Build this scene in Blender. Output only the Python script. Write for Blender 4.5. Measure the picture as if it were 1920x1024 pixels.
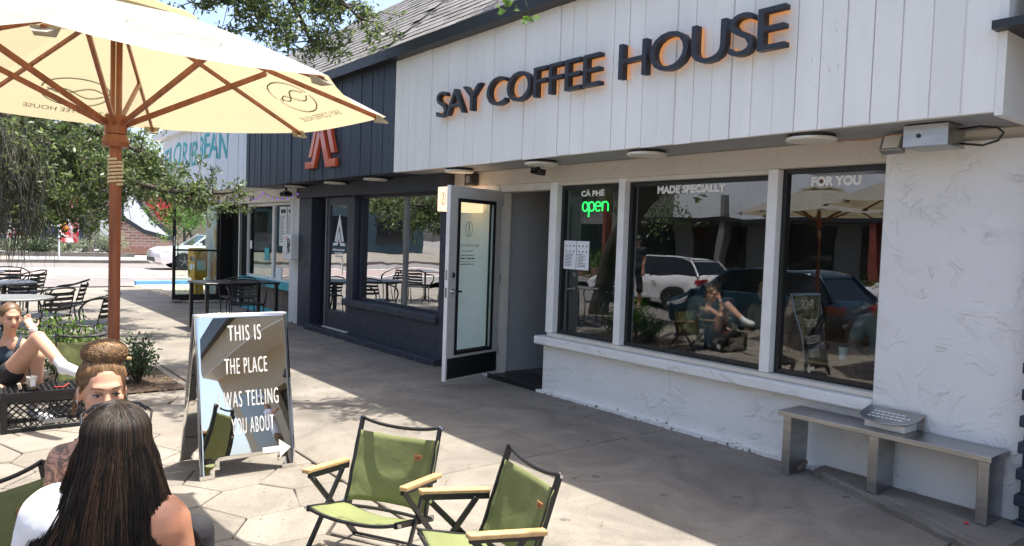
import bpy, bmesh, math, random
import numpy as np
from mathutils import Vector, Matrix, Euler, noise
for o in list(bpy.data.objects): bpy.data.objects.remove(o)
S = bpy.context.scene
C = S.collection
R = math.radians
rnd = random.Random(7)
# ---------------------------------------------------------------- camera
F_PX, YAW, PITCH, ROLL, EYE = 1385.27, R(51.802), R(-2.617), R(1.993), 1.57
fw = Vector((-math.sin(YAW)*math.cos(PITCH), math.cos(YAW)*math.cos(PITCH), math.sin(PITCH)))
r0 = Vector((math.cos(YAW), math.sin(YAW), 0)); u0 = r0.cross(fw)
cr = math.cos(ROLL)*r0 + math.sin(ROLL)*u0; cu = -math.sin(ROLL)*r0 + math.cos(ROLL)*u0
cam = bpy.data.cameras.new('camera'); co = bpy.data.objects.new('camera', cam); C.objects.link(co)
cam.sensor_width = 36; cam.lens = F_PX/1920*36; cam.clip_start = .05; cam.clip_end = 900
co.matrix_world = Matrix(((cr.x, cu.x, -fw.x, 0), (cr.y, cu.y, -fw.y, 0), (cr.z, cu.z, -fw.z, EYE), (0, 0, 0, 1)))
S.camera = co
# ---------------------------------------------------------------- world, sun, exposure
SUN_EL, SUN_AZ = R(74.5), R(12)          # azimuth measured from +Y (behind the shops) towards +X
W = bpy.data.worlds.new('World'); S.world = W; W.use_nodes = True
wn = W.node_tree.nodes; wn.clear()
sky = wn.new('ShaderNodeTexSky'); sky.sky_type = 'NISHITA'; sky.sun_disc = False
sky.sun_elevation = SUN_EL; sky.sun_rotation = SUN_AZ; sky.dust_density = 3.5; sky.air_density = .8; sky.ozone_density = .8
bg = wn.new('ShaderNodeBackground'); bg.inputs['Strength'].default_value = .15
wo = wn.new('ShaderNodeOutputWorld')
W.node_tree.links.new(sky.outputs[0], bg.inputs[0]); W.node_tree.links.new(bg.outputs[0], wo.inputs[0])
sl = bpy.data.lights.new('sun', 'SUN'); sl.energy = 4.3; sl.angle = R(.5); sl.color = (1, .945, .85)
so = bpy.data.objects.new('sun', sl); C.objects.link(so); so.location = (0, 8, 12)
sd = Vector((math.sin(SUN_AZ)*math.cos(SUN_EL), math.cos(SUN_AZ)*math.cos(SUN_EL), math.sin(SUN_EL)))
so.rotation_euler = sd.to_track_quat('Z', 'Y').to_euler()
S.view_settings.view_transform = 'Standard'; S.view_settings.look = 'None'
S.view_settings.exposure = 1.38; S.view_settings.gamma = 1
try:
    S.cycles.max_bounces = 8; S.cycles.transparent_max_bounces = 12; S.cycles.glossy_bounces = 4
    S.cycles.diffuse_bounces = 4
except Exception: pass

# ---------------------------------------------------------------- pixel helpers (photograph 1920 x 1024): a pixel is a direction
def ray(x, y): return fw + cr*((x-960)/F_PX) - cu*((y-512)/F_PX)
def dp(x, y, d): return ray(x, y)*d + Vector((0, 0, EYE))
def gz(x, y, z=0.): q = ray(x, y); return q*((z-EYE)/q.z) + Vector((0, 0, EYE))
def py(x, y, Y): q = ray(x, y); return q*(Y/q.y) + Vector((0, 0, EYE))

# ---------------------------------------------------------------- materials
def newmat(name):
    m = bpy.data.materials.new(name); m.use_nodes = True
    nt = m.node_tree; b = nt.nodes['Principled BSDF']
    return m, nt, b
def N(nt, t, **k):
    n = nt.nodes.new('ShaderNode'+t)
    for a, v in k.items():
        if a in n.inputs.keys(): n.inputs[a].default_value = v
        else: setattr(n, a, v)
    return n
def L(nt, a, b): nt.links.new(a, b)
def pos(nt, scale=(1, 1, 1)):
    g = N(nt, 'NewGeometry'); mp = N(nt, 'Mapping'); mp.inputs['Scale'].default_value = scale
    L(nt, g.outputs['Position'], mp.inputs['Vector']); return mp.outputs[0]
def c4(c): return (c[0], c[1], c[2], 1)
def mat(name, col, rough=.6, metal=0, var=.12, vs=6, vscale=(1, 1, 1), bump=0, bs=80, bscale=None, dist=.004, rand=0, col2=None, spec=.5, coat=0, emit=0, detail=4):
    m, nt, b = newmat(name)
    b.inputs['Roughness'].default_value = rough; b.inputs['Metallic'].default_value = metal
    b.inputs['Specular IOR Level'].default_value = spec; b.inputs['Coat Weight'].default_value = coat
    p = pos(nt, vscale); out = None
    n = N(nt, 'TexNoise', Scale=vs, Detail=detail, Roughness=.6); L(nt, p, n.inputs['Vector'])
    rp = N(nt, 'ValToRGB'); lo = col2 or [x*(1-var) for x in col]; hi = [min(1, x*(1+var)) for x in col] if not col2 else col
    rp.color_ramp.elements[0].position = .3; rp.color_ramp.elements[1].position = .7
    rp.color_ramp.elements[0].color = c4(lo); rp.color_ramp.elements[1].color = c4(hi)
    L(nt, n.outputs[0], rp.inputs[0]); out = rp.outputs[0]
    if rand:
        oi = N(nt, 'ObjectInfo'); mr = N(nt, 'MapRange'); mr.inputs[3].default_value = 1-rand; mr.inputs[4].default_value = 1+rand
        L(nt, oi.outputs['Random'], mr.inputs[0])
        mx = N(nt, 'MixRGB', blend_type='MULTIPLY', Fac=1.); L(nt, out, mx.inputs[1]); L(nt, mr.outputs[0], mx.inputs[2]); out = mx.outputs[0]
    L(nt, out, b.inputs['Base Color'])
    if bump:
        p2 = pos(nt, bscale or vscale); n2 = N(nt, 'TexNoise', Scale=bs, Detail=5., Roughness=.6); L(nt, p2, n2.inputs['Vector'])
        bp = N(nt, 'Bump', Strength=bump, Distance=dist); L(nt, n2.outputs[0], bp.inputs['Height']); L(nt, bp.outputs[0], b.inputs['Normal'])
    if emit:
        b.inputs['Emission Color'].default_value = c4(col); b.inputs['Emission Strength'].default_value = emit
    return m
def stucco(name, col, dirt=.06, rough=.75, depth=.009, scale=2.2):
    """skip-trowelled plaster: plateaus with ragged edges, fine grain, a little grime near the ground"""
    m, nt, b = newmat(name); b.inputs['Roughness'].default_value = rough
    p = pos(nt, (1, 1, 1.25))
    n1 = N(nt, 'TexNoise', Scale=scale*1.6, Detail=6., Roughness=.56, Distortion=1.1); L(nt, p, n1.inputs['Vector'])
    r1 = N(nt, 'ValToRGB'); e = r1.color_ramp.elements
    e[0].position = .485; e[0].color = (0, 0, 0, 1); e[1].position = .53; e[1].color = (1, 1, 1, 1); x = e.new(.62); x.color = (.35, .35, .35, 1)
    L(nt, n1.outputs[0], r1.inputs[0])
    nm = N(nt, 'TexNoise', Scale=scale*2.3, Detail=2.); L(nt, pos(nt, (1.3, 1, .8)), nm.inputs['Vector'])
    rm = N(nt, 'ValToRGB'); rm.color_ramp.elements[0].position = .44; rm.color_ramp.elements[1].position = .60; L(nt, nm.outputs[0], rm.inputs[0])
    mk = N(nt, 'MixRGB', blend_type='MULTIPLY', Fac=1.); L(nt, r1.outputs[0], mk.inputs[1]); L(nt, rm.outputs[0], mk.inputs[2])
    n2 = N(nt, 'TexNoise', Scale=scale*14, Detail=5., Roughness=.7); L(nt, p, n2.inputs['Vector'])
    nl = N(nt, 'TexNoise', Scale=scale*4.5, Detail=5., Roughness=.65); L(nt, p, nl.inputs['Vector'])
    al = N(nt, 'MixRGB', blend_type='ADD', Fac=.3); L(nt, mk.outputs[0], al.inputs[1]); L(nt, nl.outputs[0], al.inputs[2]); mk = al
    ad = N(nt, 'MixRGB', blend_type='ADD', Fac=.5); L(nt, mk.outputs[0], ad.inputs[1]); L(nt, n2.outputs[0], ad.inputs[2])
    bp = N(nt, 'Bump', Strength=.75, Distance=depth); L(nt, ad.outputs[0], bp.inputs['Height']); L(nt, bp.outputs[0], b.inputs['Normal'])
    n3 = N(nt, 'TexNoise', Scale=1.1, Detail=6., Roughness=.7); L(nt, pos(nt), n3.inputs['Vector'])
    rp = N(nt, 'ValToRGB'); rp.color_ramp.elements[0].position = .3; rp.color_ramp.elements[1].position = .62
    rp.color_ramp.elements[0].color = c4([c*(1-dirt) for c in col]); rp.color_ramp.elements[1].color = c4(col)
    L(nt, n3.outputs[0], rp.inputs[0])
    # splash grime: brown flecks that thin out above the first 15 cm
    sx = N(nt, 'SeparateXYZ'); g = N(nt, 'NewGeometry'); L(nt, g.outputs['Position'], sx.inputs[0])
    mr = N(nt, 'MapRange'); mr.inputs[1].default_value = 0; mr.inputs[2].default_value = .22; mr.inputs[3].default_value = .665; mr.inputs[4].default_value = .2
    L(nt, sx.outputs[2], mr.inputs[0])
    n4 = N(nt, 'TexNoise', Scale=14., Detail=8., Roughness=.75); L(nt, pos(nt, (1, 1, .8)), n4.inputs['Vector'])
    lt = N(nt, 'Math', operation='LESS_THAN'); L(nt, n4.outputs[0], lt.inputs[0]); 
    sb = N(nt, 'Math', operation='SUBTRACT'); sb.inputs[1].default_value = .2; L(nt, mr.outputs[0], sb.inputs[0]); L(nt, sb.outputs[0], lt.inputs[1])
    mx = N(nt, 'MixRGB'); mx.inputs[2].default_value = (.16, .13, .09, 1); L(nt, lt.outputs[0], mx.inputs[0]); L(nt, rp.outputs[0], mx.inputs[1])
    L(nt, mx.outputs[0], b.inputs['Base Color']); return m
def concrete(name, col, dark, speck=.42, rand=.05, fleck=True):
    m, nt, b = newmat(name); b.inputs['Roughness'].default_value = .85
    n1 = N(nt, 'TexNoise', Scale=1.3, Detail=9., Roughness=.72, Distortion=.9); L(nt, pos(nt), n1.inputs['Vector'])
    r1 = N(nt, 'ValToRGB'); r1.color_ramp.elements[0].position = .33; r1.color_ramp.elements[1].position = .66
    r1.color_ramp.elements[0].color = c4(dark); r1.color_ramp.elements[1].color = c4(col); L(nt, n1.outputs[0], r1.inputs[0])
    n2 = N(nt, 'TexNoise', Scale=95., Detail=6., Roughness=.8); L(nt, pos(nt), n2.inputs['Vector'])
    m1 = N(nt, 'MapRange'); m1.inputs[1].default_value = .3; m1.inputs[2].default_value = .7; m1.inputs[3].default_value = 1-speck; m1.inputs[4].default_value = 1+speck*.6
    L(nt, n2.outputs[0], m1.inputs[0])
    mx = N(nt, 'MixRGB', blend_type='MULTIPLY', Fac=1.); L(nt, r1.outputs[0], mx.inputs[1]); L(nt, m1.outputs[0], mx.inputs[2])
    out = mx.outputs[0]
    if fleck:   # chewing gum, oil spots and old stains
        v = N(nt, 'TexVoronoi', Scale=3.1); v.inputs['Randomness'].default_value = 1; L(nt, pos(nt, (1, 1, 1)), v.inputs['Vector'])
        n5 = N(nt, 'TexNoise', Scale=26., Detail=3.); L(nt, pos(nt), n5.inputs['Vector'])
        mm = N(nt, 'MapRange'); mm.inputs[1].default_value = .3; mm.inputs[2].default_value = .7; mm.inputs[3].default_value = .01; mm.inputs[4].default_value = .16
        L(nt, n5.outputs[0], mm.inputs[0])
        lt = N(nt, 'Math', operation='LESS_THAN'); L(nt, v.outputs['Distance'], lt.inputs[0]); L(nt, mm.outputs[0], lt.inputs[1])
        ml = N(nt, 'Math', operation='MULTIPLY'); ml.inputs[1].default_value = .6; L(nt, lt.outputs[0], ml.inputs[0])
        mx2 = N(nt, 'MixRGB'); mx2.inputs[2].default_value = c4([d*.45 for d in dark]); L(nt, ml.outputs[0], mx2.inputs[0]); L(nt, out, mx2.inputs[1]); out = mx2.outputs[0]
    if rand:
        oi = N(nt, 'ObjectInfo'); mr = N(nt, 'MapRange'); mr.inputs[3].default_value = 1-rand; mr.inputs[4].default_value = 1+rand
        L(nt, oi.outputs['Random'], mr.inputs[0])
        mx = N(nt, 'MixRGB', blend_type='MULTIPLY', Fac=1.); L(nt, out, mx.inputs[1]); L(nt, mr.outputs[0], mx.inputs[2]); out = mx.outputs[0]
    L(nt, out, b.inputs['Base Color'])
    bp = N(nt, 'Bump', Strength=.6, Distance=.005); L(nt, n2.outputs[0], bp.inputs['Height']); L(nt, bp.outputs[0], b.inputs['Normal'])
    return m
def glass(name, refl=.16, tint=(.8, .86, .84), rough=0.0):
    m, nt, b = newmat(name); nt.nodes.remove(b); out = nt.nodes['Material Output']
    t = N(nt, 'BsdfTransparent'); t.inputs[0].default_value = c4(tint)
    g = N(nt, 'BsdfGlossy'); g.inputs['Roughness'].default_value = rough; g.inputs[0].default_value = (.95, .97, 1, 1)
    nw = N(nt, 'TexNoise', Scale=1.6, Detail=1.); L(nt, pos(nt), nw.inputs['Vector']); bw = N(nt, 'Bump', Strength=.5, Distance=.006); L(nt, nw.outputs[0], bw.inputs['Height']); L(nt, bw.outputs[0], g.inputs['Normal'])   # old sheet glass is a little wavy
    fr = N(nt, 'Fresnel'); fr.inputs[0].default_value = 1.5
    ad = N(nt, 'Math', operation='MULTIPLY_ADD', use_clamp=True); ad.inputs[1].default_value = 1.6; ad.inputs[2].default_value = refl; L(nt, fr.outputs[0], ad.inputs[0])
    ge = N(nt, 'NewGeometry'); fb_ = N(nt, 'Math', operation='SUBTRACT'); fb_.inputs[0].default_value = 1; L(nt, ge.outputs['Backfacing'], fb_.inputs[1])   # the sheet reflects once, at its front face
    a2 = N(nt, 'Math', operation='MULTIPLY'); L(nt, ad.outputs[0], a2.inputs[0]); L(nt, fb_.outputs[0], a2.inputs[1]); ad = a2
    mx = N(nt, 'MixShader'); L(nt, ad.outputs[0], mx.inputs[0]); L(nt, t.outputs[0], mx.inputs[1]); L(nt, g.outputs[0], mx.inputs[2]); L(nt, mx.outputs[0], out.inputs[0])
    return m
def leafmat(name, cols, trans=.4, rough=.45):
    m, nt, b = newmat(name); out = nt.nodes['Material Output']
    n = N(nt, 'TexNoise', Scale=9., Detail=2.); L(nt, pos(nt), n.inputs['Vector'])
    n2 = N(nt, 'TexWhiteNoise', noise_dimensions='3D')
    sn = N(nt, 'VectorMath', operation='SNAP'); sn.inputs[1].default_value = (.05, .05, .05); L(nt, pos(nt), sn.inputs[0]); L(nt, sn.outputs[0], n2.inputs['Vector'])
    av = N(nt, 'Math', operation='MULTIPLY_ADD'); av.inputs[1].default_value = .5; L(nt, n2.outputs[0], av.inputs[0])
    h = N(nt, 'Math', operation='MULTIPLY'); h.inputs[1].default_value = .55; L(nt, n.outputs[0], h.inputs[0]); L(nt, h.outputs[0], av.inputs[2])
    rp = N(nt, 'ValToRGB'); rp.color_ramp.elements[0].position = .1; rp.color_ramp.elements[1].position = .9
    rp.color_ramp.elements[0].color = c4(cols[0]); rp.color_ramp.elements[1].color = c4(cols[-1])
    if len(cols) > 2: e = rp.color_ramp.elements.new(.5); e.color = c4(cols[1])
    L(nt, av.outputs[0], rp.inputs[0]); L(nt, rp.outputs[0], b.inputs['Base Color']); b.inputs['Roughness'].default_value = rough
    tr = N(nt, 'BsdfTranslucent'); hs = N(nt, 'HueSaturation', Saturation=1.15, Value=1.7); L(nt, rp.outputs[0], hs.inputs['Color']); L(nt, hs.outputs[0], tr.inputs[0])
    mx = N(nt, 'MixShader'); mx.inputs[0].default_value = trans; L(nt, b.outputs[0], mx.inputs[1]); L(nt, tr.outputs[0], mx.inputs[2]); L(nt, mx.outputs[0], out.inputs[0])
    return m
def fabric(name, col, trans=0, tcol=None, weave=900, rough=.85, var=.08):
    m, nt, b = newmat(name); out = nt.nodes['Material Output']; b.inputs['Roughness'].default_value = rough
    n = N(nt, 'TexNoise', Scale=5., Detail=5.); L(nt, pos(nt), n.inputs['Vector'])
    rp = N(nt, 'ValToRGB'); rp.color_ramp.elements[0].position = .3; rp.color_ramp.elements[1].position = .7
    rp.color_ramp.elements[0].color = c4([c*(1-var) for c in col]); rp.color_ramp.elements[1].color = c4([min(1, c*(1+var)) for c in col])
    L(nt, n.outputs[0], rp.inputs[0]); L(nt, rp.outputs[0], b.inputs['Base Color'])
    n2 = N(nt, 'TexNoise', Scale=weave, Detail=1.); L(nt, pos(nt), n2.inputs['Vector'])
    n3 = N(nt, 'TexNoise', Scale=7., Detail=3., Distortion=.6); L(nt, pos(nt), n3.inputs['Vector'])
    ad = N(nt, 'MixRGB', blend_type='ADD', Fac=.06); L(nt, n3.outputs[0], ad.inputs[1]); L(nt, n2.outputs[0], ad.inputs[2])
    bp = N(nt, 'Bump', Strength=.5, Distance=.02); L(nt, ad.outputs[0], bp.inputs['Height']); L(nt, bp.outputs[0], b.inputs['Normal'])
    if trans:
        tr = N(nt, 'BsdfTranslucent'); tr.inputs[0].default_value = c4(tcol or col)
        mx = N(nt, 'MixShader'); mx.inputs[0].default_value = trans; L(nt, b.outputs[0], mx.inputs[1]); L(nt, tr.outputs[0], mx.inputs[2]); L(nt, mx.outputs[0], out.inputs[0])
    return m
def plank_paint(name, col, fleck, rand=.03, rough=.6, amt=.43):
    m = mat(name, col, rough, var=.05, vs=3, vscale=(1, 1, .25), bump=.5, bs=16, bscale=(6, 6, .7), dist=.004, rand=rand)
    nt = m.node_tree; b = nt.nodes['Principled BSDF']; src = b.inputs['Base Color'].links[0].from_socket
    n = N(nt, 'TexNoise', Scale=5., Detail=9., Roughness=.78); L(nt, pos(nt, (5, 5, 1)), n.inputs['Vector'])
    n2 = N(nt, 'TexNoise', Scale=1.3, Detail=3.); L(nt, pos(nt, (1, 1, 1)), n2.inputs['Vector'])
    mu = N(nt, 'Math', operation='MULTIPLY_ADD'); mu.inputs[1].default_value = .25; L(nt, n2.outputs[0], mu.inputs[0]); L(nt, n.outputs[0], mu.inputs[2])
    r_ = N(nt, 'ValToRGB'); r_.color_ramp.elements[0].position = amt; r_.color_ramp.elements[0].color = (1, 1, 1, 1); r_.color_ramp.elements[1].position = amt+.035; r_.color_ramp.elements[1].color = (0, 0, 0, 1)
    L(nt, mu.outputs[0], r_.inputs[0]); mx = N(nt, 'MixRGB'); mx.inputs[2].default_value = c4(fleck); L(nt, r_.outputs[0], mx.inputs[0]); L(nt, src, mx.inputs[1]); L(nt, mx.outputs[0], b.inputs['Base Color'])
    return m
M = {}
M['white_wood'] = plank_paint('white_wood', (.82, .81, .765), (.40, .37, .32))
M['navy_wood'] = mat('navy_wood', (.030, .037, .055), .55, var=.3, vs=3, vscale=(1, 1, .25), bump=.6, bs=16, bscale=(6, 6, .7), dist=.005, rand=.18)
M['pale_wood'] = plank_paint('pale_wood', (.74, .77, .80), (.42, .42, .42))
M['white_stucco'] = stucco('white_stucco', (.80, .785, .755))
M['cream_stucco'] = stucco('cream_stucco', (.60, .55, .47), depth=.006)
M['navy_stucco'] = stucco('navy_stucco', (.030, .034, .050), dirt=.15, rough=.55, depth=.012, scale=3.)
M['soffit_grey'] = mat('soffit_grey', (.30, .31, .33), .6, var=.06)
M['navy_paint'] = mat('navy_paint', (.022, .026, .042), .45, var=.2)
M['black_paint'] = mat('black_paint', (.012, .012, .013), .4, var=.2)
M['trim_black'] = mat('trim_black', (.02, .021, .023), .45, var=.2, vs=9)
M['cream_paint'] = mat('cream_paint', (.62, .58, .50), .55, var=.07, vs=5, bump=.2, bs=30)
M['white_paint'] = mat('white_paint', (.78, .77, .73), .5, var=.06, vs=7, bump=.15, bs=40)
M['door_grey'] = mat('door_grey', (.47, .455, .42), .5, var=.05)
M['letter_dark'] = mat('letter_dark', (.020, .024, .034), .42, var=.1)
M['halo'] = mat('halo', (1., .45, .16), .5, emit=.1, var=0)
M['roof_shingle'] = mat('roof_shingle', (.15, .145, .145), .95, var=.3, vs=60, bump=.8, bs=220, dist=.004, rand=.22)
M['roof_felt'] = mat('roof_felt', (.03, .03, .03), .9)
M['disc_white'] = mat('disc_white', (.72, .69, .62), .5, var=.04)
M['steel'] = mat('steel', (.42, .42, .42), .36, 1, var=.15, vs=4, vscale=(1, 1, 6), bump=.1, bs=120, bscale=(1, 8, 8), dist=.001)
M['steel_side'] = M['steel']
M['chrome'] = mat('chrome', (.6, .6, .6), .15, 1, var=.05)
M['black_metal'] = mat('black_metal', (.014, .014, .015), .38, var=.15, bump=.05, bs=200)
M['grey_metal'] = mat('grey_metal', (.28, .28, .27), .45, .6, var=.1)
M['teal_paint'] = mat('teal_paint', (.05, .40, .44), .6, var=.2, vs=9)
M['orange'] = mat('orange', (.62, .10, .035), .3, var=.1, coat=.4)
M['wall_grey'] = mat('wall_grey', (.40, .41, .41), .7, var=.05)
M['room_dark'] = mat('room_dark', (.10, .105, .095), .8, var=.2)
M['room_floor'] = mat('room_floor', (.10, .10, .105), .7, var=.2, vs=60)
M['glass'] = glass('glass', .055, (.80, .86, .84))
M['glass_navy'] = glass('glass_navy', .36, (.45, .5, .5))
M['glass_clear'] = glass('glass_clear', .03, (.86, .95, .91))
M['lettering'] = mat('lettering', (.84, .84, .82), .5, var=.03)
M['neon'] = mat('neon', (.01, .75, .10), .4, emit=1.5, var=0)
M['lamp_warm'] = mat('lamp_warm', (.95, .66, .42), .5, emit=.55, var=0)
M['ink'] = mat('ink', (.03, .035, .04), .6, var=0)
M['ink_fabric'] = mat('ink_fabric', (.17, .18, .12), .8, var=.1)
M['paper'] = mat('paper', (.78, .79, .80), .6, var=.03)
M['umb_wood'] = mat('umb_wood', (.27, .085, .035), .42, var=.35, vs=3, vscale=(9, 9, .8), bump=.2, bs=60, bscale=(5, 5, .5), coat=.1)
M['rope'] = mat('rope', (.62, .52, .36), .8, var=.2, vs=200)
M['canvas'] = fabric('canvas', (.46, .445, .405), .46, (.46, .39, .235), var=.06)
M['green_canvas'] = fabric('green_canvas', (.19, .215, .085), .14, (.28, .34, .10), var=.14)
M['armrest'] = mat('armrest', (.52, .33, .15), .45, var=.2, vs=4, vscale=(5, 5, 5), bump=.05, coat=.2)
M['leather'] = mat('leather', (.50, .20, .09), .6, var=.15)
M['crate_black'] = mat('crate_black', (.010, .010, .011), .5, var=.2)
M['concrete'] = concrete('concrete', (.262, .236, .197), (.132, .117, .098))
M['hex_concrete'] = concrete('hex_concrete', (.268, .241, .202), (.16, .142, .119), rand=.13)
M['joint_dirt'] = mat('joint_dirt', (.07, .06, .048), .95, var=.3, vs=40)
M['asphalt'] = mat('asphalt', (.165, .15, .145), .9, var=.18, vs=2, bump=.5, bs=300, detail=8)
M['parking'] = mat('parking', (.22, .22, .225), .9, var=.15, vs=1.5, bump=.3, bs=200, detail=8)
M['paver_red'] = mat('paver_red', (.26, .205, .185), .9, var=.2, vs=6, rand=.15)
M['line_white'] = mat('line_white', (.62, .61, .58), .8, var=.15, vs=20)
M['gravel'] = mat('gravel', (.50, .42, .31), .95, var=.3, vs=45, bump=.8, bs=60, dist=.02, rand=.3)
M['mulch'] = mat('mulch', (.09, .06, .04), .95, var=.5, vs=60, bump=1, bs=90, dist=.02)
M['bark'] = mat('bark', (.085, .070, .055), .95, var=.35, vs=10, vscale=(3, 3, .7), bump=1, bs=18, bscale=(3, 3, .8), dist=.03)
M['leaf_oak'] = leafmat('leaf_oak', [(.045, .066, .030), (.085, .12, .048), (.18, .215, .085)], .42)
M['leaf_dark'] = leafmat('leaf_dark', [(.02, .045, .018), (.05, .085, .03)], .25)
M['leaf_shrub'] = leafmat('leaf_shrub', [(.03, .075, .015), (.09, .17, .03), (.20, .27, .06)], .3)
M['leaf_pale'] = leafmat('leaf_pale', [(.10, .13, .07), (.30, .33, .22)], .3)
M['leaf_bright'] = leafmat('leaf_bright', [(.05, .11, .02), (.15, .24, .05)], .4)
M['moss'] = leafmat('moss', [(.10, .10, .082), (.21, .21, .17)], .3, .9)
M['plank_brown'] = mat('plank_brown', (.16, .125, .095), .8, var=.35, vs=4, vscale=(6, 6, .7), rand=.2, bump=.4, bs=30, bscale=(6, 6, .5))
M['yellow'] = mat('yellow', (.72, .36, .02), .45, var=.25, vs=5)
M['blue_paint'] = mat('blue_paint', (.09, .25, .50), .7, var=.15)
M['brick_face'] = mat('brick_face', (.36, .19, .14), .9, var=.25, vs=9, rand=.2)
M['brick_dark'] = mat('brick_dark', (.028, .033, .05), .6, var=.2, vs=20, bump=.5, bs=60, rand=.15)
M['beige'] = stucco('beige', (.46, .38, .26))
M['mirror'] = None
m, nt, b = newmat('mirror'); b.inputs['Metallic'].default_value = 1; b.inputs['Roughness'].default_value = .015; b.inputs['Base Color'].default_value = (.80, .80, .79, 1); M['mirror'] = m
M['skin'] = None
def skin(name, col, tattoo=None):
    m, nt, b = newmat(name); b.inputs['Roughness'].default_value = .48
    b.inputs['Subsurface Weight'].default_value = .12; b.inputs['Subsurface Radius'].default_value = (.02, .008, .004); b.inputs['Subsurface Scale'].default_value = .4
    n = N(nt, 'TexNoise', Scale=14., Detail=5.); L(nt, pos(nt), n.inputs['Vector'])
    rp = N(nt, 'ValToRGB'); rp.color_ramp.elements[0].position = .3; rp.color_ramp.elements[1].position = .7
    rp.color_ramp.elements[0].color = c4([col[0]*.93, col[1]*.84, col[2]*.8]); rp.color_ramp.elements[1].color = c4(col); L(nt, n.outputs[0], rp.inputs[0])
    out = rp.outputs[0]
    if tattoo:
        c, r = tattoo
        g = N(nt, 'NewGeometry'); ds = N(nt, 'VectorMath', operation='DISTANCE'); ds.inputs[1].default_value = c; L(nt, g.outputs['Position'], ds.inputs[0])
        lt = N(nt, 'MapRange'); lt.inputs[1].default_value = r*.8; lt.inputs[2].default_value = r; lt.inputs[3].default_value = 1; lt.inputs[4].default_value = 0; L(nt, ds.outputs['Value'], lt.inputs[0])
        n2 = N(nt, 'TexNoise', Scale=22., Detail=3., Distortion=2.5); L(nt, pos(nt), n2.inputs['Vector'])
        r2 = N(nt, 'ValToRGB'); r2.color_ramp.elements[0].position = .44; r2.color_ramp.elements[1].position = .56; L(nt, n2.outputs[0], r2.inputs[0])
        ml = N(nt, 'Math', operation='MULTIPLY'); L(nt, r2.outputs[0], ml.inputs[0]); L(nt, lt.outputs[0], ml.inputs[1])
        m8 = N(nt, 'Math', operation='MULTIPLY'); m8.inputs[1].default_value = .8; L(nt, ml.outputs[0], m8.inputs[0])
        mx = N(nt, 'MixRGB'); mx.inputs[2].default_value = (.075, .07, .06, 1); L(nt, m8.outputs[0], mx.inputs[0]); L(nt, out, mx.inputs[1]); out = mx.outputs[0]
    L(nt, out, b.inputs['Base Color'])
    nb_ = N(nt, 'TexNoise', Scale=160., Detail=4.); L(nt, pos(nt), nb_.inputs['Vector']); bb = N(nt, 'Bump', Strength=.25, Distance=.002); L(nt, nb_.outputs[0], bb.inputs['Height']); L(nt, bb.outputs[0], b.inputs['Normal']); return m
M['skin'] = skin('skin', (.56, .33, .23))
M['hair_black'] = mat('hair_black', (.011, .008, .0065), .5, var=.5, vs=30, spec=.3)
M['hair_brown'] = mat('hair_brown', (.125, .068, .033), .5, var=.45, vs=40, vscale=(1, 1, 1))
M['hair_dark'] = mat('hair_dark', (.05, .03, .018), .5, var=.4, vs=30)
M['cloth_white'] = fabric('cloth_white', (.74, .75, .78))
M['cloth_black'] = fabric('cloth_black', (.016, .016, .02))
M['cloth_navy'] = fabric('cloth_navy', (.02, .035, .055))
M['cloth_grey'] = fabric('cloth_grey', (.30, .31, .31))
M['cloth_tan'] = fabric('cloth_tan', (.20, .13, .07))
M['cloth_red'] = fabric('cloth_red', (.45, .04, .04))
M['eye_white'] = mat('eye_white', (.65, .62, .60), .2, var=0)
M['eye_dark'] = mat('eye_dark', (.02, .015, .012), .15, var=0)
M['lip'] = mat('lip', (.42, .17, .14), .4, var=.05)
M['plastic_black'] = mat('plastic_black', (.008, .008, .009), .3, var=0)
M['wood_chair'] = mat('wood_chair', (.34, .19, .085), .4, var=.2, vs=6, vscale=(4, 4, 4))
M['car_white'] = mat('car_white', (.78, .78, .78), .25, var=0, coat=1)
M['car_blue'] = mat('car_blue', (.03, .07, .11), .2, .4, var=0, coat=1)
M['car_grey'] = mat('car_grey', (.17, .18, .19), .3, .6, var=0, coat=1)
M['car_glass'] = mat('car_glass', (.012, .014, .016), .05, var=0)
M['tyre'] = mat('tyre', (.015, .015, .015), .9)
M['rim'] = mat('rim', (.35, .35, .36), .3, .9, var=.05)
M['tail_red'] = mat('tail_red', (.35, .02, .02), .2, var=0)
M['lamp_clear'] = mat('lamp_clear', (.6, .62, .65), .1, var=0)
M['coffee'] = mat('coffee', (.50, .36, .24), .3, var=.1)
M['cup'] = glass('cup', .06, (.93, .95, .95))

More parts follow.
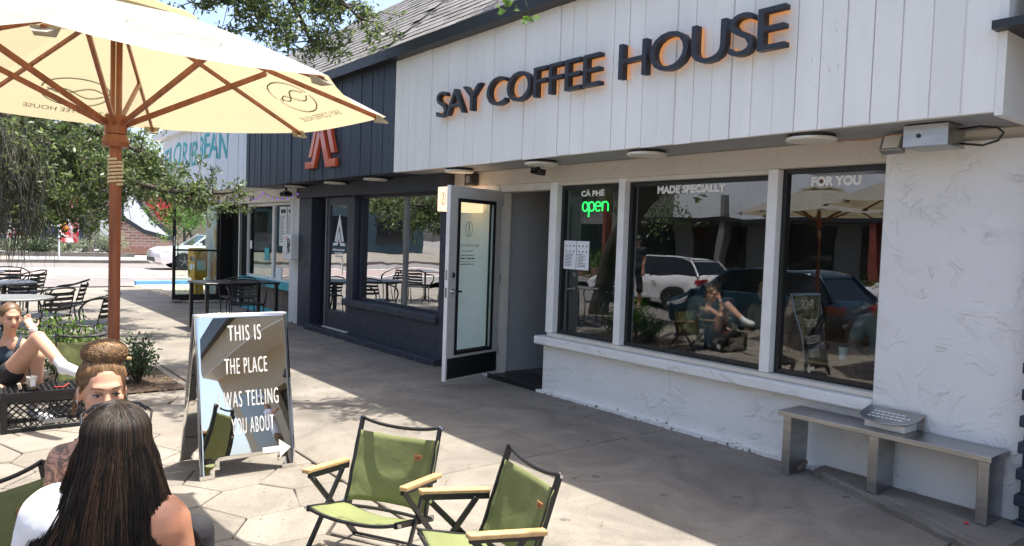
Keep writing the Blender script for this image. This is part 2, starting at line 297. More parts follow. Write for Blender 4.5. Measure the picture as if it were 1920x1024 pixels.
# ---------------------------------------------------------------- mesh helpers
class MB:
    def __init__(s): s.v = []; s.f = []
    def add(s, vs, fs):
        k = len(s.v); s.v += [Vector(v) for v in vs]; s.f += [tuple(i+k for i in f) for f in fs]; return s
    def box(s, x0, x1, y0, y1, z0, z1, mtx=None):
        vs = [Vector((x, y, z)) for z in (z0, z1) for y in (y0, y1) for x in (x0, x1)]
        if mtx: vs = [mtx @ v for v in vs]
        return s.add(vs, [(0, 2, 3, 1), (4, 5, 7, 6), (0, 1, 5, 4), (2, 6, 7, 3), (0, 4, 6, 2), (1, 3, 7, 5)])
    def bar(s, a, b, w, h, up=(0, 0, 1)):
        a, b = Vector(a), Vector(b); d = (b-a).normalized(); x = d.cross(Vector(up))
        if x.length < 1e-4: x = d.cross(Vector((1, 0, 0)))
        x.normalize(); y = x.cross(d)
        vs = [p + x*sx*w/2 + y*sy*h/2 for p in (a, b) for sx, sy in ((-1, -1), (1, -1), (1, 1), (-1, 1))]
        return s.add(vs, [(0, 1, 2, 3), (7, 6, 5, 4), (0, 4, 5, 1), (1, 5, 6, 2), (2, 6, 7, 3), (3, 7, 4, 0)])
    def tube(s, pts, r, n=8, cap=True, closed=False):
        pts = [Vector(p) for p in pts]; rs = r if isinstance(r, (list, tuple)) else [r]*len(pts)
        k = len(s.v); m = len(pts); prev = None
        for i, p in enumerate(pts):
            a = pts[i-1] if i > 0 else (pts[-1] if closed else p); c = pts[i+1] if i < m-1 else (pts[0] if closed else p)
            t = (c-a).normalized() if (c-a).length > 1e-9 else Vector((0, 0, 1))
            if prev is None:
                x = t.cross(Vector((0, 0, 1)))
                if x.length < .05: x = t.cross(Vector((1, 0, 0)))
            else: x = prev - t*prev.dot(t)
            x.normalize(); prev = x; y = t.cross(x)
            for j in range(n):
                q = 2*math.pi*j/n; s.v.append(p + (x*math.cos(q)+y*math.sin(q))*rs[i])
        e = m if closed else m-1
        for i in range(e):
            i2 = (i+1) % m
            for j in range(n):
                j2 = (j+1) % n; s.f.append((k+i*n+j, k+i*n+j2, k+i2*n+j2, k+i2*n+j))
        if cap and not closed:
            s.f.append(tuple(k+j for j in range(n))[::-1]); s.f.append(tuple(k+(m-1)*n+j for j in range(n)))
        return s
    def lathe(s, prof, c=(0, 0, 0), n=20, ax='z'):
        k = len(s.v); c = Vector(c)
        for r_, z in prof:
            for j in range(n):
                q = 2*math.pi*j/n; p = Vector((r_*math.cos(q), r_*math.sin(q), z))
                if ax == 'y': p = Vector((p.x, -p.z, p.y))
                if ax == 'x': p = Vector((p.z, p.x, p.y))
                s.v.append(c+p)
        for i in range(len(prof)-1):
            for j in range(n):
                j2 = (j+1) % n; s.f.append((k+i*n+j, k+i*n+j2, k+(i+1)*n+j2, k+(i+1)*n+j))
        s.f.append(tuple(k+j for j in range(n))[::-1]); s.f.append(tuple(k+(len(prof)-1)*n+j for j in range(n)))
        return s
    def prism(s, poly, d0, d1, ax='y'):
        def mk(p, d): return {'y': (p[0], d, p[1]), 'z': (p[0], p[1], d), 'x': (d, p[0], p[1])}[ax]
        n = len(poly); vs = [mk(p, d0) for p in poly]+[mk(p, d1) for p in poly]
        return s.add(vs, [tuple(range(n))[::-1], tuple(range(n, 2*n))]+[(i, (i+1) % n, n+(i+1) % n, n+i) for i in range(n)])
    def mesh(s, name, smooth=False, fix=True):
        me = bpy.data.meshes.new(name); me.from_pydata([tuple(v) for v in s.v], [], s.f)
        if fix:
            bm = bmesh.new(); bm.from_mesh(me); bmesh.ops.recalc_face_normals(bm, faces=bm.faces); bm.to_mesh(me); bm.free()
        if smooth: me.polygons.foreach_set('use_smooth', [True]*len(me.polygons))
        return me
    def build(s, name, mt, parent=None, bev=0, seg=1, smooth=False, sub=0):
        return obj(name, s.mesh(name, smooth), mt, parent, bev, seg, sub)
def obj(name, me, mt, parent=None, bev=0, seg=1, sub=0):
    o = bpy.data.objects.new(name, me); C.objects.link(o)
    if mt is not None and len(me.materials) == 0: me.materials.append(M[mt] if isinstance(mt, str) else mt)
    if parent is not None: o.parent = parent
    if bev:
        b = o.modifiers.new('bevel', 'BEVEL'); b.width = bev; b.segments = seg; b.limit_method = 'ANGLE'; b.angle_limit = R(35)
    if sub: q = o.modifiers.new('sub', 'SUBSURF'); q.levels = sub; q.render_levels = sub
    return o
def box(name, mt, x0, x1, y0, y1, z0, z1, parent=None, bev=0, seg=1): return MB().box(x0, x1, y0, y1, z0, z1).build(name, mt, parent, bev, seg)
def tag(o, label, cat, group=None, kind=None):
    if kind: o['kind'] = kind
    if label: o['label'] = label
    if cat: o['category'] = cat
    if group: o['group'] = group
    return o
def thing(name, label, cat, loc=(0, 0, 0), rz=0, group=None):
    o = bpy.data.objects.new(name, None); C.objects.link(o); o.location = loc; o.rotation_euler = (0, 0, rz); o.empty_display_size = .1
    return tag(o, label, cat, group)
def struct(o): o['kind'] = 'structure'; return o
def dup(root, loc=None, rz=None, label=None):
    def cp(o, par):
        c = o.copy(); C.objects.link(c)
        if par is not None: c.parent = par
        for ch in o.children: cp(ch, c)
        return c
    r = cp(root, None)
    if loc is not None: r.location = loc
    if rz is not None: r.rotation_euler = (0, 0, rz)
    if label: r['label'] = label
    return r
DG = None
def bake(o):
    """replace an object's mesh by its evaluated one (modifiers applied)"""
    global DG
    DG = bpy.context.evaluated_depsgraph_get(); DG.update()
    me = bpy.data.meshes.new_from_object(o.evaluated_get(DG)); return me
def text_mesh(s, size=1., ext=0., off=0., align='LEFT', shear=0, space=1., bev=0):
    cv = bpy.data.curves.new('t', 'FONT'); cv.body = s; cv.size = size; cv.extrude = ext; cv.offset = off; cv.align_x = align
    cv.shear = shear; cv.space_character = space; cv.resolution_u = 4; cv.bevel_depth = bev
    o = bpy.data.objects.new('t', cv); C.objects.link(o)
    me = bake(o); bpy.data.objects.remove(o); return me
def fit_text(me, x0, x1, y0, y1):
    n = len(me.vertices); a = np.zeros(n*3); me.vertices.foreach_get('co', a); a = a.reshape(-1, 3)
    mn, mxx = a.min(0), a.max(0)
    a[:, 0] = x0+(a[:, 0]-mn[0])/(mxx[0]-mn[0])*(x1-x0); a[:, 1] = y0+(a[:, 1]-mn[1])/(mxx[1]-mn[1])*(y1-y0)
    me.vertices.foreach_set('co', a.ravel()); me.update(); return me
def dash_row(x0, x1, z0, z1, seed=0):
    """a row of print too small to read: word-length strokes in the XY plane"""
    r_ = random.Random(seed); mb = MB(); x = x0
    while x < x1-.004:
        w_ = min(x1-x, r_.uniform(.06, .2)*(x1-x0)); mb.add([(x, z0, 0), (x+w_, z0, 0), (x+w_, z1, 0), (x, z1, 0)], [(0, 1, 2, 3)]); x += w_+.05*(x1-x0)
    return mb.mesh('dashes')
def facade_text(s, x0, x1, z0, z1, Y, ext=.001, off=0., **k):
    """text standing on a wall that faces -Y"""
    me = fit_text(text_mesh(s, 1, ext, off, **k), x0, x1, z0, z1)
    me.transform(Matrix(((1, 0, 0, 0), (0, 0, -1, Y), (0, 1, 0, 0), (0, 0, 0, 1)))); return me
# ================================================================ GROUND
ZS = -.34                                             # street level below the sidewalk
def sheet(name, mt, x0, x1, y0, y1, z): return struct(MB().add([(x0, y0, z), (x1, y0, z), (x1, y1, z), (x0, y1, z)], [(0, 1, 2, 3)]).build(name, mt))
sheet('ground', 'asphalt', -400, 400, -400, 400, ZS-.01)
sheet('road', 'asphalt', -120, 80, -14.5, -2.1, ZS)
# sidewalk in front of the shops: dirt bed, slabs and hexagon pavers as pieces
walk = struct(MB().box(-21, 9, -2.1, 13.5, ZS-.05, -.035).build('sidewalk', 'joint_dirt'))
def piece(name, me, mt, par):
    o = obj(name, me, mt, par); return o
def slab(x0, x1, y0, y1, g=.009, top=0.):
    s = MB().box(x0+g, x1-g, y0+g, y1-g, -.06, top); o = s.build('slab', 'concrete', walk, .006); return o
xs = [9, 5.75, 3.3, .85, -1.6, -4.05, -6.5, -8.95, -11.4, -13.85, -16.3, -21]
for i in range(len(xs)-1):
    for (y0, y1) in ((2.06, 3.72), (3.72, 5.12)) if -9.2 < xs[i] < -3 else ((2.06, 5.12),):
        slab(xs[i+1], xs[i], y0, y1, .006 if y1 != 3.72 else .003)
    if xs[i] < -8.8:
        for (y0, y1) in ((-.6, 2.06), (-1.87, -.6)): slab(xs[i+1], xs[i], y0, y1)
    else: slab(xs[i+1], xs[i], -1.87, -1.35)
# hexagon pavers, slightly uneven
hr = .285; hw = hr*math.sqrt(3)
def hexpoly(cx, cy, j=0.0): return [(cx+hr*math.cos(R(60*k+30)), cy+hr*math.sin(R(60*k+30))) for k in range(6)]
def clip(poly, ax, lim, sgn):
    out = []
    for i in range(len(poly)):
        a, b_ = poly[i], poly[(i+1) % len(poly)]; da, db = sgn*(a[ax]-lim), sgn*(b_[ax]-lim)
        if da >= 0: out.append(a)
        if da*db < 0: t = da/(da-db); out.append((a[0]+(b_[0]-a[0])*t, a[1]+(b_[1]-a[1])*t))
    return out
vj = {}
def jit(p):
    k = (round(p[0], 2), round(p[1], 2))
    if k not in vj: vj[k] = (p[0]+rnd.uniform(-.05, .05), p[1]+rnd.uniform(-.05, .05))
    return vj[k]
row = 0; y = -1.5
while y < 2.5:
    x = -8.95+(hw/2 if row % 2 else 0)
    while x < 2.2:
        p = [jit(q) for q in hexpoly(x, y)]
        for ax, lim, sg in ((1, 2.05, -1), (1, -1.34, 1), (0, -8.94, 1), (0, 1.9, -1)): p = clip(p, ax, lim, sg) if len(p) > 2 else []
        if len(p) > 2:
            cx = sum(q[0] for q in p)/len(p); cy = sum(q[1] for q in p)/len(p)
            area = abs(sum(p[i][0]*p[(i+1) % len(p)][1]-p[(i+1) % len(p)][0]*p[i][1] for i in range(len(p))))/2
            if area > .01:
                s = 1-.0075/math.sqrt(area)
                q = [(cx+(a-cx)*s, cy+(b_-cy)*s) for a, b_ in p]; dz = rnd.uniform(-.004, .0); tx, ty = rnd.uniform(-.006, .006), rnd.uniform(-.006, .006)
                b_ = MB().prism(q, -.06, 0, 'z')
                for v in b_.v:
                    if v.z > -.01: v.z = dz+(v.x-cx)*tx+(v.y-cy)*ty
                b_.build('paver', 'hex_concrete', walk, .006)
        x += hw
    y += hr*1.5; row += 1
sheet('planting_bed', 'mulch', -8.85, -7.55, .55, 1.95, .012)
# concrete patch under the bench with a broken front edge
pts = []
for i in range(25):
    t = i/24; x = -2.68+t*1.3; yb = 4.86-.52*min(1, t*1.15)**.85
    pts.append((x, yb+rnd.uniform(-.012, .012)))
pp = [(-1.36, 5.0)]+[(-2.68, 5.0)]+pts
st = MB().prism(pp, -.02, .045, 'z')
for v in st.v:
    if v.y < 4.83: v.z += rnd.uniform(-.012, .006) if v.z > 0 else 0
st.build('raised_patch', 'concrete', walk, .008)
# kerb on the street side
box('kerb', 'concrete', -21, 9, -2.1, -1.87, ZS-.02, .002).parent = walk
# far bits of ground: gravel lot, side street with brick crossing, far sidewalk and car park
sheet('gravel_lot', 'gravel', -22.3, -16.4, 4.25, 13, .012)
sheet('side_street', 'asphalt', -36, -22.4, -60, 70, ZS+.26)
sheet('pavement_far', 'concrete', -120, -36, -60, 2.9, -.04)
sheet('car_park', 'parking', -120, -36.0, 2.9, 70, -.045)
box('kerb_far', 'concrete', -36.3, -36, -60, 70, -.12, .05)['kind'] = 'structure'
sheet('brick_crossing', 'paver_red', -31, -26.5, -40, 60, ZS+.266)
cross = bpy.data.objects['brick_crossing']
for k in range(26):   # bands of pavers along the crossing edge
    box('paver_brick', 'paver_red', -27.3, -26.65, 3.0+k*.42, 3.38+k*.42, ZS+.262, ZS+.275, cross)
for k, (x0, x1) in enumerate(((-26.3, -25.95), (-31.6, -31.25))): sheet('crossing_line', 'line_white', x0, x1, -40, 60, ZS+.268)
g = MB()
for k in range(5000):
    x, y_ = rnd.uniform(-22.2, -16.5), rnd.uniform(4.1, 9.5); r_ = rnd.uniform(.012, .03)
    a = rnd.uniform(0, 6.28); c_, s_ = math.cos(a)*r_, math.sin(a)*r_
    g.add([(x+c_, y_+s_, .01), (x-s_, y_+c_, .01), (x-c_*.8, y_-s_, .01), (x+s_, y_-c_*.9, .01), (x, y_, .012+r_*.8)], [(0, 1, 4), (1, 2, 4), (2, 3, 4), (3, 0, 4)])
tag(g.build('gravel_stones', 'gravel'), 'loose tan gravel stones of the corner lot', 'gravel', kind='stuff')
# dry litter on the sidewalk and round the bed
g = MB()
for k in range(620):
    if k < 220: x, y_ = rnd.gauss(-7.9, .35), rnd.gauss(1.75, .22)
    else: x, y_ = rnd.uniform(-9, -.8), rnd.uniform(1.2, 4.9)
    a = rnd.uniform(0, 6.28); r_ = rnd.uniform(.008, .022) * (1 if k < 220 else .75); c_, s_ = math.cos(a)*r_, math.sin(a)*r_; z = .016+rnd.random()*.004
    g.add([(x+c_, y_+s_, z), (x-s_*.4, y_+c_*.4, z+r_*.3), (x-c_, y_-s_, z), (x+s_*.4, y_-c_*.4, z+r_*.1)], [(0, 1, 2, 3)])
M['dry_leaf'] = mat('dry_leaf', (.20, .13, .06), .8, var=.6, vs=30)
tag(g.build('leaf_litter', 'dry_leaf'), 'dry leaf litter scattered over the sidewalk slabs', 'litter', kind='stuff')
# ================================================================ SHOPS
FY, FZ0, FZ1 = 4.41, 2.33, 3.67
EY, EZ, RY, RZ = 4.30, 3.79, 6.0, 5.36               # eave and ridge of the mansard roof
def planks(par, mt, x0, x1, w, z0=FZ0, z1=FZ1, Y=FY, name='plank'):
    n = round((x1-x0)/w); w = (x1-x0)/n
    mes = [MB().box(-w/2+g_, w/2-.009+g_, 0, .022, z0+dz_, z1).mesh('plank') for g_, dz_ in ((.003, 0), (.005, .003), (.008, -.003), (.006, .001))]
    for k in range(n):
        o = obj(name, rnd.choice(mes), mt, par); o.location = (x0+(k+.5)*w, Y+rnd.uniform(-.004, .003), 0); o.rotation_euler = (rnd.uniform(-.002, .002), rnd.uniform(-.0012, .0012), rnd.uniform(-.012, .012))
    box('backing', mt, x0, x1, Y+.012, Y+.05, z0+.002, z1, par)
def roof(par, x0, x1, xv=None, nmax=300):
    sl = Vector((0, RY-EY, RZ-EZ)); Ls = sl.length; d = sl/Ls; nrm = Vector((0, -d.z, d.y))
    rf = MB().add([(x0, EY, EZ), (x1, EY, EZ), (x1, RY, RZ), (x0, RY, RZ), (x0, 9.5, RZ-.3), (x1, 9.5, RZ-.3)], [(0, 1, 2, 3), (3, 2, 5, 4)]).build('roof', 'roof_felt', par)
    box('gutter_board', 'trim_black', x0, x1, EY-.03, FY-.002, FZ1-.01, EZ-.01, rf)
    w, e = .30, .142; rows = int(Ls/e)
    me = MB().box(-w/2+.004, w/2-.004, 0, e*1.25, 0, .012).mesh('shingle')
    ang = math.atan2(d.z, d.y); items = []
    for r_ in range(rows):
        for k in range(int((x1-x0)/w)):
            items.append((x0+(k+.5)*w+(w/2*(r_ % 2)*.96), r_))
    items = [i for i in items if i[0] < x1-.1]
    items.sort(key=lambda i: 0 if xv is None or i[0] < xv else 1)
    rest = MB()
    for n, (x, r_) in enumerate(items):
        p = Vector((x, EY, EZ)) + d*(r_*e-.03) + nrm*(.006+rnd.uniform(0, .004))
        rot = Euler((ang-.055+rnd.uniform(-.012, .012), rnd.uniform(-.01, .01), rnd.uniform(-.012, .012)))
        if n < nmax:
            o = obj('shingle', me, 'roof_shingle', rf); o.location = p; o.rotation_euler = rot
        else: rest.box(-w/2+.004, w/2-.004, 0, e*1.25, 0, .012, Matrix.Translation(p) @ rot.to_matrix().to_4x4())
    if rest.v: tag(rest.build('shingles', 'roof_shingle', rf), None, None, kind='stuff')
    return rf
def soffit_light(x, label, Y=4.64):
    t = thing('soffit_light', label, 'light', (x, Y, FZ0), group='round lights under the eaves')
    MB().lathe([(.15, 0), (.15, -.014), (.12, -.02)], n=28).build('housing', 'trim_black', t)
    MB().lathe([(.135, -.0205), (.16, -.022), (.163, -.035), (.155, -.042), (.05, -.045)], n=32).build('diffuser', 'disc_white', t, smooth=False)
# ---------------------------------------------------------------- the white coffee shop
cs = thing('coffee_shop', 'white coffee shop with vertical board fascia, three windows and open door', 'shop', (-4.5, 5, 0)); 
class At:   # children built in world coordinates under a moved Empty
    def __init__(s, t): s.t = t; s.n = set(bpy.data.objects)
    def __enter__(s): return s.t
    def __exit__(s, *a): pass
def settle(t):
    inv = Matrix.Translation(-Vector(t.location))
    for ch in t.children: ch.matrix_parent_inverse = inv
planks(cs, 'white_wood', -8.0, -1.54, .166)
box('end_trim', 'white_wood', -1.54, -1.50, FY-.002, 5.0, FZ0-.02, FZ1, cs)
roof(cs, -8.0, -1.3, -4.2)
box('soffit', 'soffit_grey', -8.0, -1.54, FY+.05, 5.02, FZ0+.003, FZ0+.05, cs)
# wall: beam, pier, bulkhead, pieces beside the door
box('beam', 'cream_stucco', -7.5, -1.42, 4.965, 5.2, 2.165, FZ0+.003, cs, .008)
box('pier', 'white_stucco', -2.34, -1.42, 4.93, 5.25, -.02, 2.262, cs, .012, 2)
box('bulkhead', 'white_stucco', -5.77, -2.34, 4.985, 5.2, -.02, .50, cs, .008)
box('wall_panel', 'white_stucco', -7.5, -6.66, 4.985, 5.2, -.02, 2.165, cs)
foot = MB()
for i in range(40):
    x = -5.80+i*(3.5/40); foot.box(x, x+3.5/40, 4.94-rnd.uniform(0, .014), 4.99, -.01, .025+rnd.uniform(0, .008))
foot.build('footing', 'white_stucco', cs)
box('ledge', 'white_stucco', -5.83, -2.338, 4.90, 5.2, .503, .585, cs, .012, 2)
box('sill', 'cream_paint', -5.70, -2.338, 4.96, 5.12, .587, .625, cs, .006)
def window(par, x0, x1, z0, z1, gy, fmat='black_paint', gmat='glass', fw_=.035, name='window'):
    w = MB().box(x0, x1, gy-.03, gy+.03, z0, z0+fw_).box(x0, x1, gy-.03, gy+.03, z1-fw_, z1).box(x0, x0+fw_, gy-.03, gy+.03, z0+fw_, z1-fw_).box(x1-fw_, x1, gy-.03, gy+.03, z0+fw_, z1-fw_)
    o = w.build(name, fmat, par); MB().box(x0+fw_*.5, x1-fw_*.5, gy-.004, gy+.004, z0+fw_*.5, z1-fw_*.5).build('pane', gmat, o); return o
GY = 5.07
window(cs, -5.625, -4.78, .627, 2.125, GY); window(cs, -4.695, -3.235, .627, 2.125, GY); window(cs, -3.145, -2.342, .627, 2.163, GY)
for x0, x1 in ((-5.735, -5.628), (-4.777, -4.698), (-3.232, -3.148)): box('mullion', 'white_paint', x0, x1, 4.97, 5.13, .627, 2.163, cs, .005)
for x0, x1 in ((-5.628, -4.777), (-4.698, -3.232)): box('head_trim', 'cream_paint', x0, x1, 4.975, 5.12, 2.128, 2.163, cs)
# doorway
box('door_frame', 'cream_paint', -6.66, -6.585, 4.96, 5.14, .05, 2.163, cs, .004); 
box('door_head', 'cream_paint', -6.585, -5.737, 4.972, 5.12, 2.09, 2.163, cs)
box('threshold', 'black_paint', -6.66, -5.775, 4.93, 5.4, -.01, .055, cs, .004)
# the room behind
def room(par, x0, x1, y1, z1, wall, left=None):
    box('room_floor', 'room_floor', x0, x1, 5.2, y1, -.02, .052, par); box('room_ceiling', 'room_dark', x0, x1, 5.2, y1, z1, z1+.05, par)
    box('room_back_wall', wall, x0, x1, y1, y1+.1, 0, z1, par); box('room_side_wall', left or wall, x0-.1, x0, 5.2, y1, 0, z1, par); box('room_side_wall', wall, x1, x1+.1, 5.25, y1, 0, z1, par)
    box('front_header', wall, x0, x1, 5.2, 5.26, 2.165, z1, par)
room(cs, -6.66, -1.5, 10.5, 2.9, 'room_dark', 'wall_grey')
box('skirting', 'wall_grey', -6.66, -6.64, 5.2, 10.4, .052, .17, cs)
box('partition', 'room_dark', -5.74, -5.68, 5.14, 8.2, .05, 2.9, cs)
cd = MB().tube([(-6.63, 5.9, 2.6), (-6.63, 5.9, 1.28)], .014).tube([(-6.63, 5.9, 1.1), (-6.63, 5.9, .5), (-6.63, 5.88, .42), (-6.63, 5.75, .4)], .014); cd.build('conduit', 'wall_grey', cs, smooth=True)
sw = MB().box(-6.66, -6.62, 5.84, 5.97, 1.12, 1.25).build('switch_box', 'grey_metal', cs, .006); box('rocker', 'disc_white', -6.62, -6.612, 5.865, 5.895, 1.15, 1.22, sw); box('rocker', 'disc_white', -6.62, -6.612, 5.915, 5.945, 1.15, 1.22, sw)
settle(cs)
# open glazed door leaf
hinge = Vector((-6.585, 4.985, .08)); free = Vector((-6.355, 4.15, .08)); DW = (free-hinge).length
lf = thing('open_door', 'grey framed glass shop door standing open beside the white wall', 'door', hinge, math.atan2(free.y-hinge.y, free.x-hinge.x))
# local: +X from hinge to free edge, thickness in Y, +Y side faces the camera
DH = 2.02; d0 = MB()
d0.box(0, .13, -.022, .022, 0, DH).box(DW-.135, DW, -.022, .022, 0, DH).box(.13, DW-.135, -.022, .022, DH-.14, DH).box(.13, DW-.135, -.022, .022, 0, .28)
d0.build('door_frame', 'door_grey', lf, .003)
ek = box('edge_strip', 'white_paint', DW-.004, DW+.004, -.023, .023, 0, DH, lf)
gf = MB()
x0, x1, z0, z1 = .115, DW-.12, .265, DH-.125
for s in (-1, 1):
    y0, y1 = (.0225, .034) if s > 0 else (-.034, -.0225)
    gf.box(x0, x1, y0, y1, z0, z0+.035).box(x0, x1, y0, y1, z1-.035, z1).box(x0, x0+.035, y0, y1, z0+.035, z1-.035).box(x1-.035, x1, y0, y1, z0+.035, z1-.035)
gf.build('glazing_bead', 'black_paint', lf)
box('pane', 'glass_clear', .13, DW-.135, -.004, .004, .28, DH-.14, lf)
box('kick_plate', 'black_paint', .02, DW-.02, .0225, .027, .02, .235, lf); box('kick_plate', 'black_paint', .02, DW-.02, -.027, -.0225, .02, .235, lf)
hx = DW-.065
hd = MB().lathe([(.028, .022), (.028, .03), (.014, .033), (.012, .055)], (0, 0, 0), 16, 'z')
for v in hd.v: v.xyz = (hx+v.x, v.z, .93+v.y)
hd.bar((hx+.01, .058, .93), (hx-.11, .062, .93), .016, .02); hd.build('lever_handle', 'chrome', lf, .003)
db = MB().lathe([(.03, .022), (.028, .034), (.01, .036)], n=18)
for v in db.v: v.xyz = (hx+v.x, v.z, 1.10+v.y)
db.build('deadbolt', 'chrome', lf)
for z in (.9, 1.08): box('latch_plate', 'chrome', DW+.0035, DW+.0055, -.012, .012, z-.03, z+.07, lf)
for z in (.2, 1.0, 1.85): MB().tube([(0, .028, z), (0, .028, z+.1)], .008).build('hinge', 'grey_metal', lf)
def logo_outline(cx, cz, h, r_=.003):
    """the shop's mark: an upright bean outline with an S-shaped seam"""
    mb = MB(); a, c = h*.30, h*.5
    P = lambda u, w: (cx+u, 0, cz+w)
    for sgn in (1, -1):
        pts = []
        for i in range(21):
            q = R(-95+i*(185/20)); pts.append((sgn*(a*math.cos(q)*.95+a*.12), sgn*(c*math.sin(q)*.92)))
        mb.tube([P(*p) for p in pts], r_, 5)
        pts = [(sgn*a*.55*math.sin(t*math.pi*2)*.5+sgn*a*.10, (t-.5)*c*1.55) for t in [i/16 for i in range(17)]]
        mb.tube([P(*p) for p in pts], r_, 5)
    return mb
lg = logo_outline(DW*.62, 1.58, .17, .003)
for v in lg.v: v.y = .006+v.y*.3
lg.build('door_logo', 'ink', lf)
def door_text(s, z, h, w):
    me = fit_text(text_mesh(s, 1, 0), DW*.62-w/2, DW*.62+w/2, 0, h)
    for v in me.vertices: v.co = (v.co.x, -.0065, z+v.co.y)
    o = obj('door_text', me, 'ink', lf)
door_text('SAY COFFEE HOUSE', 1.395, .026, .37)
for k, (z, h, w) in enumerate(((1.345, .008, .17), (1.30, .008, .22), (1.265, .012, .24), (1.235, .003, .27), (1.205, .009, .22))):
    me = dash_row(DW*.62-w/2, DW*.62+w/2, 0, h, k)
    for v in me.vertices: v.co = (v.co.x, -.0065, z+v.co.y)
    obj('fine_print', me, 'ink', lf)
# ---------------------------------------------------------------- sign letters with warm halo
sg = thing('shop_sign', 'SAY COFFEE HOUSE in dark raised letters with warm glow behind', 'sign', (-4.8, FY, 2.86))
from bisect import bisect
def sign_word(word, x0, x1, z0, z1):
    me = text_mesh(word, 1, 0, .012, space=.95); a = np.zeros(len(me.vertices)*3); me.vertices.foreach_get('co', a); a = a.reshape(-1, 3); mn, mx_ = a[:, 0].min(), a[:, 0].max()
    # advance of each letter
    for i, ch in enumerate(word):
        pre = text_mesh(word[:i+1], 1, 0, .012, space=.95); b_ = np.zeros(len(pre.vertices)*3); pre.vertices.foreach_get('co', b_); b_ = b_.reshape(-1, 3)
        one = text_mesh(ch, 1, 0, .012); c_ = np.zeros(len(one.vertices)*3); one.vertices.foreach_get('co', c_); c_ = c_.reshape(-1, 3)
        wch = c_[:, 0].max()-c_[:, 0].min(); xr = b_[:, 0].max(); xl = xr-wch
        sc = (x1-x0)/(mx_-mn); X0 = x0+(xl-mn)*sc; X1 = x0+(xr-mn)*sc
        over = .018*(z1-z0)/.28 if ch in 'COSU' else 0
        lo = z0-(.006 if ch in 'COSU' else 0); hi = z1+(.006 if ch in 'COS' else 0)
        me1 = facade_text(ch, X0, X1, lo, hi, FY-.060, .030, -.006); o = obj('letter', me1, 'letter_dark', sg); o.matrix_parent_inverse = Matrix.Translation(-sg.location)
        me2 = facade_text(ch, X0+.008, X1-.008, lo+.008, hi-.008, FY-.0255, .003, .008); g_ = obj('back_light', me2, 'halo', o); 
sign_word('SAY', -6.93, -6.10, 2.865, 3.125); sign_word('COFFEE', -6.0, -4.42, 2.87, 3.135); sign_word('HOUSE', -4.21, -2.74, 2.875, 3.15)
# ---------------------------------------------------------------- things fixed to the coffee shop
for x, w_ in ((-2.68, 'nearest the steel box at the white pier'), (-4.12, 'above the wide window of the white shop'), (-5.45, 'above the narrow window with the neon sign'), (-6.85, 'above the open grey door')): soffit_light(x, 'round pale light '+w_, 4.60)
t = thing('transformer_box', 'brushed steel electrical box with looping black cable under the eave', 'electrical box', (-1.95, 4.66, 2.2))
MB().box(-.12, .13, -.1, .14, -.005, .125).build('case', 'steel', t, .003)
MB().lathe([(.014, .1), (.014, .104)], (-.03, 0, .06), 12, 'y').build('grommet', 'black_metal', t)
MB().tube([(.13, .05, .1), (.24, .04, .105), (.33, .04, .09), (.36, .05, .06), (.33, .06, .02), (.25, .07, 0), (.13, .07, .02)], .007, 6).build('cable', 'black_metal', t, smooth=True)
MB().tube([(-.03, -.1, .06), (-.2, -.06, .085), (-.38, -.02, .07), (-.6, 0, .095)], .003, 5).build('wire', 'leather', t)
t = thing('floodlight', 'small grey floodlight tucked beside the steel box', 'floodlight', (-2.22, 4.8, 2.24))
MB().box(-.07, .07, -.06, .0, -.06, .06, Matrix.Rotation(R(-25), 4, 'X')).build('body', 'grey_metal', t, .006); MB().box(-.05, .05, -.066, -.061, -.045, .045, Matrix.Rotation(R(-25), 4, 'X')).build('lens', 'disc_white', t)
MB().bar((0, .0, .02), (0, .17, .05), .03, .02).build('bracket', 'grey_metal', t)
t = thing('security_camera', 'dark wedge shaped sensor hanging under the eave by the door', 'camera', (-5.66, 4.74, 2.25))
MB().box(-.07, .07, -.05, .05, -.03, .03, Matrix.Rotation(R(12), 4, 'Y')).build('body', 'trim_black', t, .01); MB().tube([(0, 0, .02), (0, 0, .085)], .02).build('mount', 'trim_black', t); box('lens', 'car_glass', -.05, .05, -.053, -.05, -.02, .012, t)
t = thing('wall_speaker', 'small black speaker on the beam above the open door', 'speaker', (-7.05, 4.9, 2.19))
MB().box(-.07, .07, -.05, .06, -.02, .12).build('case', 'trim_black', t, .008); MB().lathe([(.045, .051), (.03, .046)], (0, 0, .05), 16, 'y').build('cone', 'grey_metal', t)
t = thing('projecting_sign', 'glowing peach box sign with bean logo projecting beside the door', 'sign', (-7.02, 4.54, 1.86))
MB().box(-.17, .17, 0, .40, 0, .275).build('light_box', 'lamp_warm', t, .008, 2)
lg = logo_outline(-.05, .14, .15, .004)
for v in lg.v: v.y = -.001+v.y*.3
lg.build('logo', 'ink', t)
me = fit_text(text_mesh('SAY COFFEE HOUSE', 1, .0005), 0, .3, 0, .024)
for v in me.vertices: v.co = (.1715+v.co.z, .05+v.co.x, .14+v.co.y)
obj('lettering', me, 'ink', t); MB().bar((0, .4, .14), (0, .46, .14), .08, .1).build('bracket', 'black_metal', t)
for s, x0, x1, z0, z1, lab in (('C\u00c0 PH\u00ca', -5.37, -5.05, 2.015, 2.085, 'above the neon'), ('MADE SPECIALLY', -4.39, -3.67, 2.015, 2.085, 'on the wide window'), ('FOR YOU', -2.93, -2.56, 2.03, 2.10, 'on the window by the pier')):
    o = obj('window_lettering', facade_text(s, x0, x1, z0, z1, GY-.0065, .0005, .05), 'lettering'); tag(o, 'white vinyl words '+s+' '+lab, 'lettering')
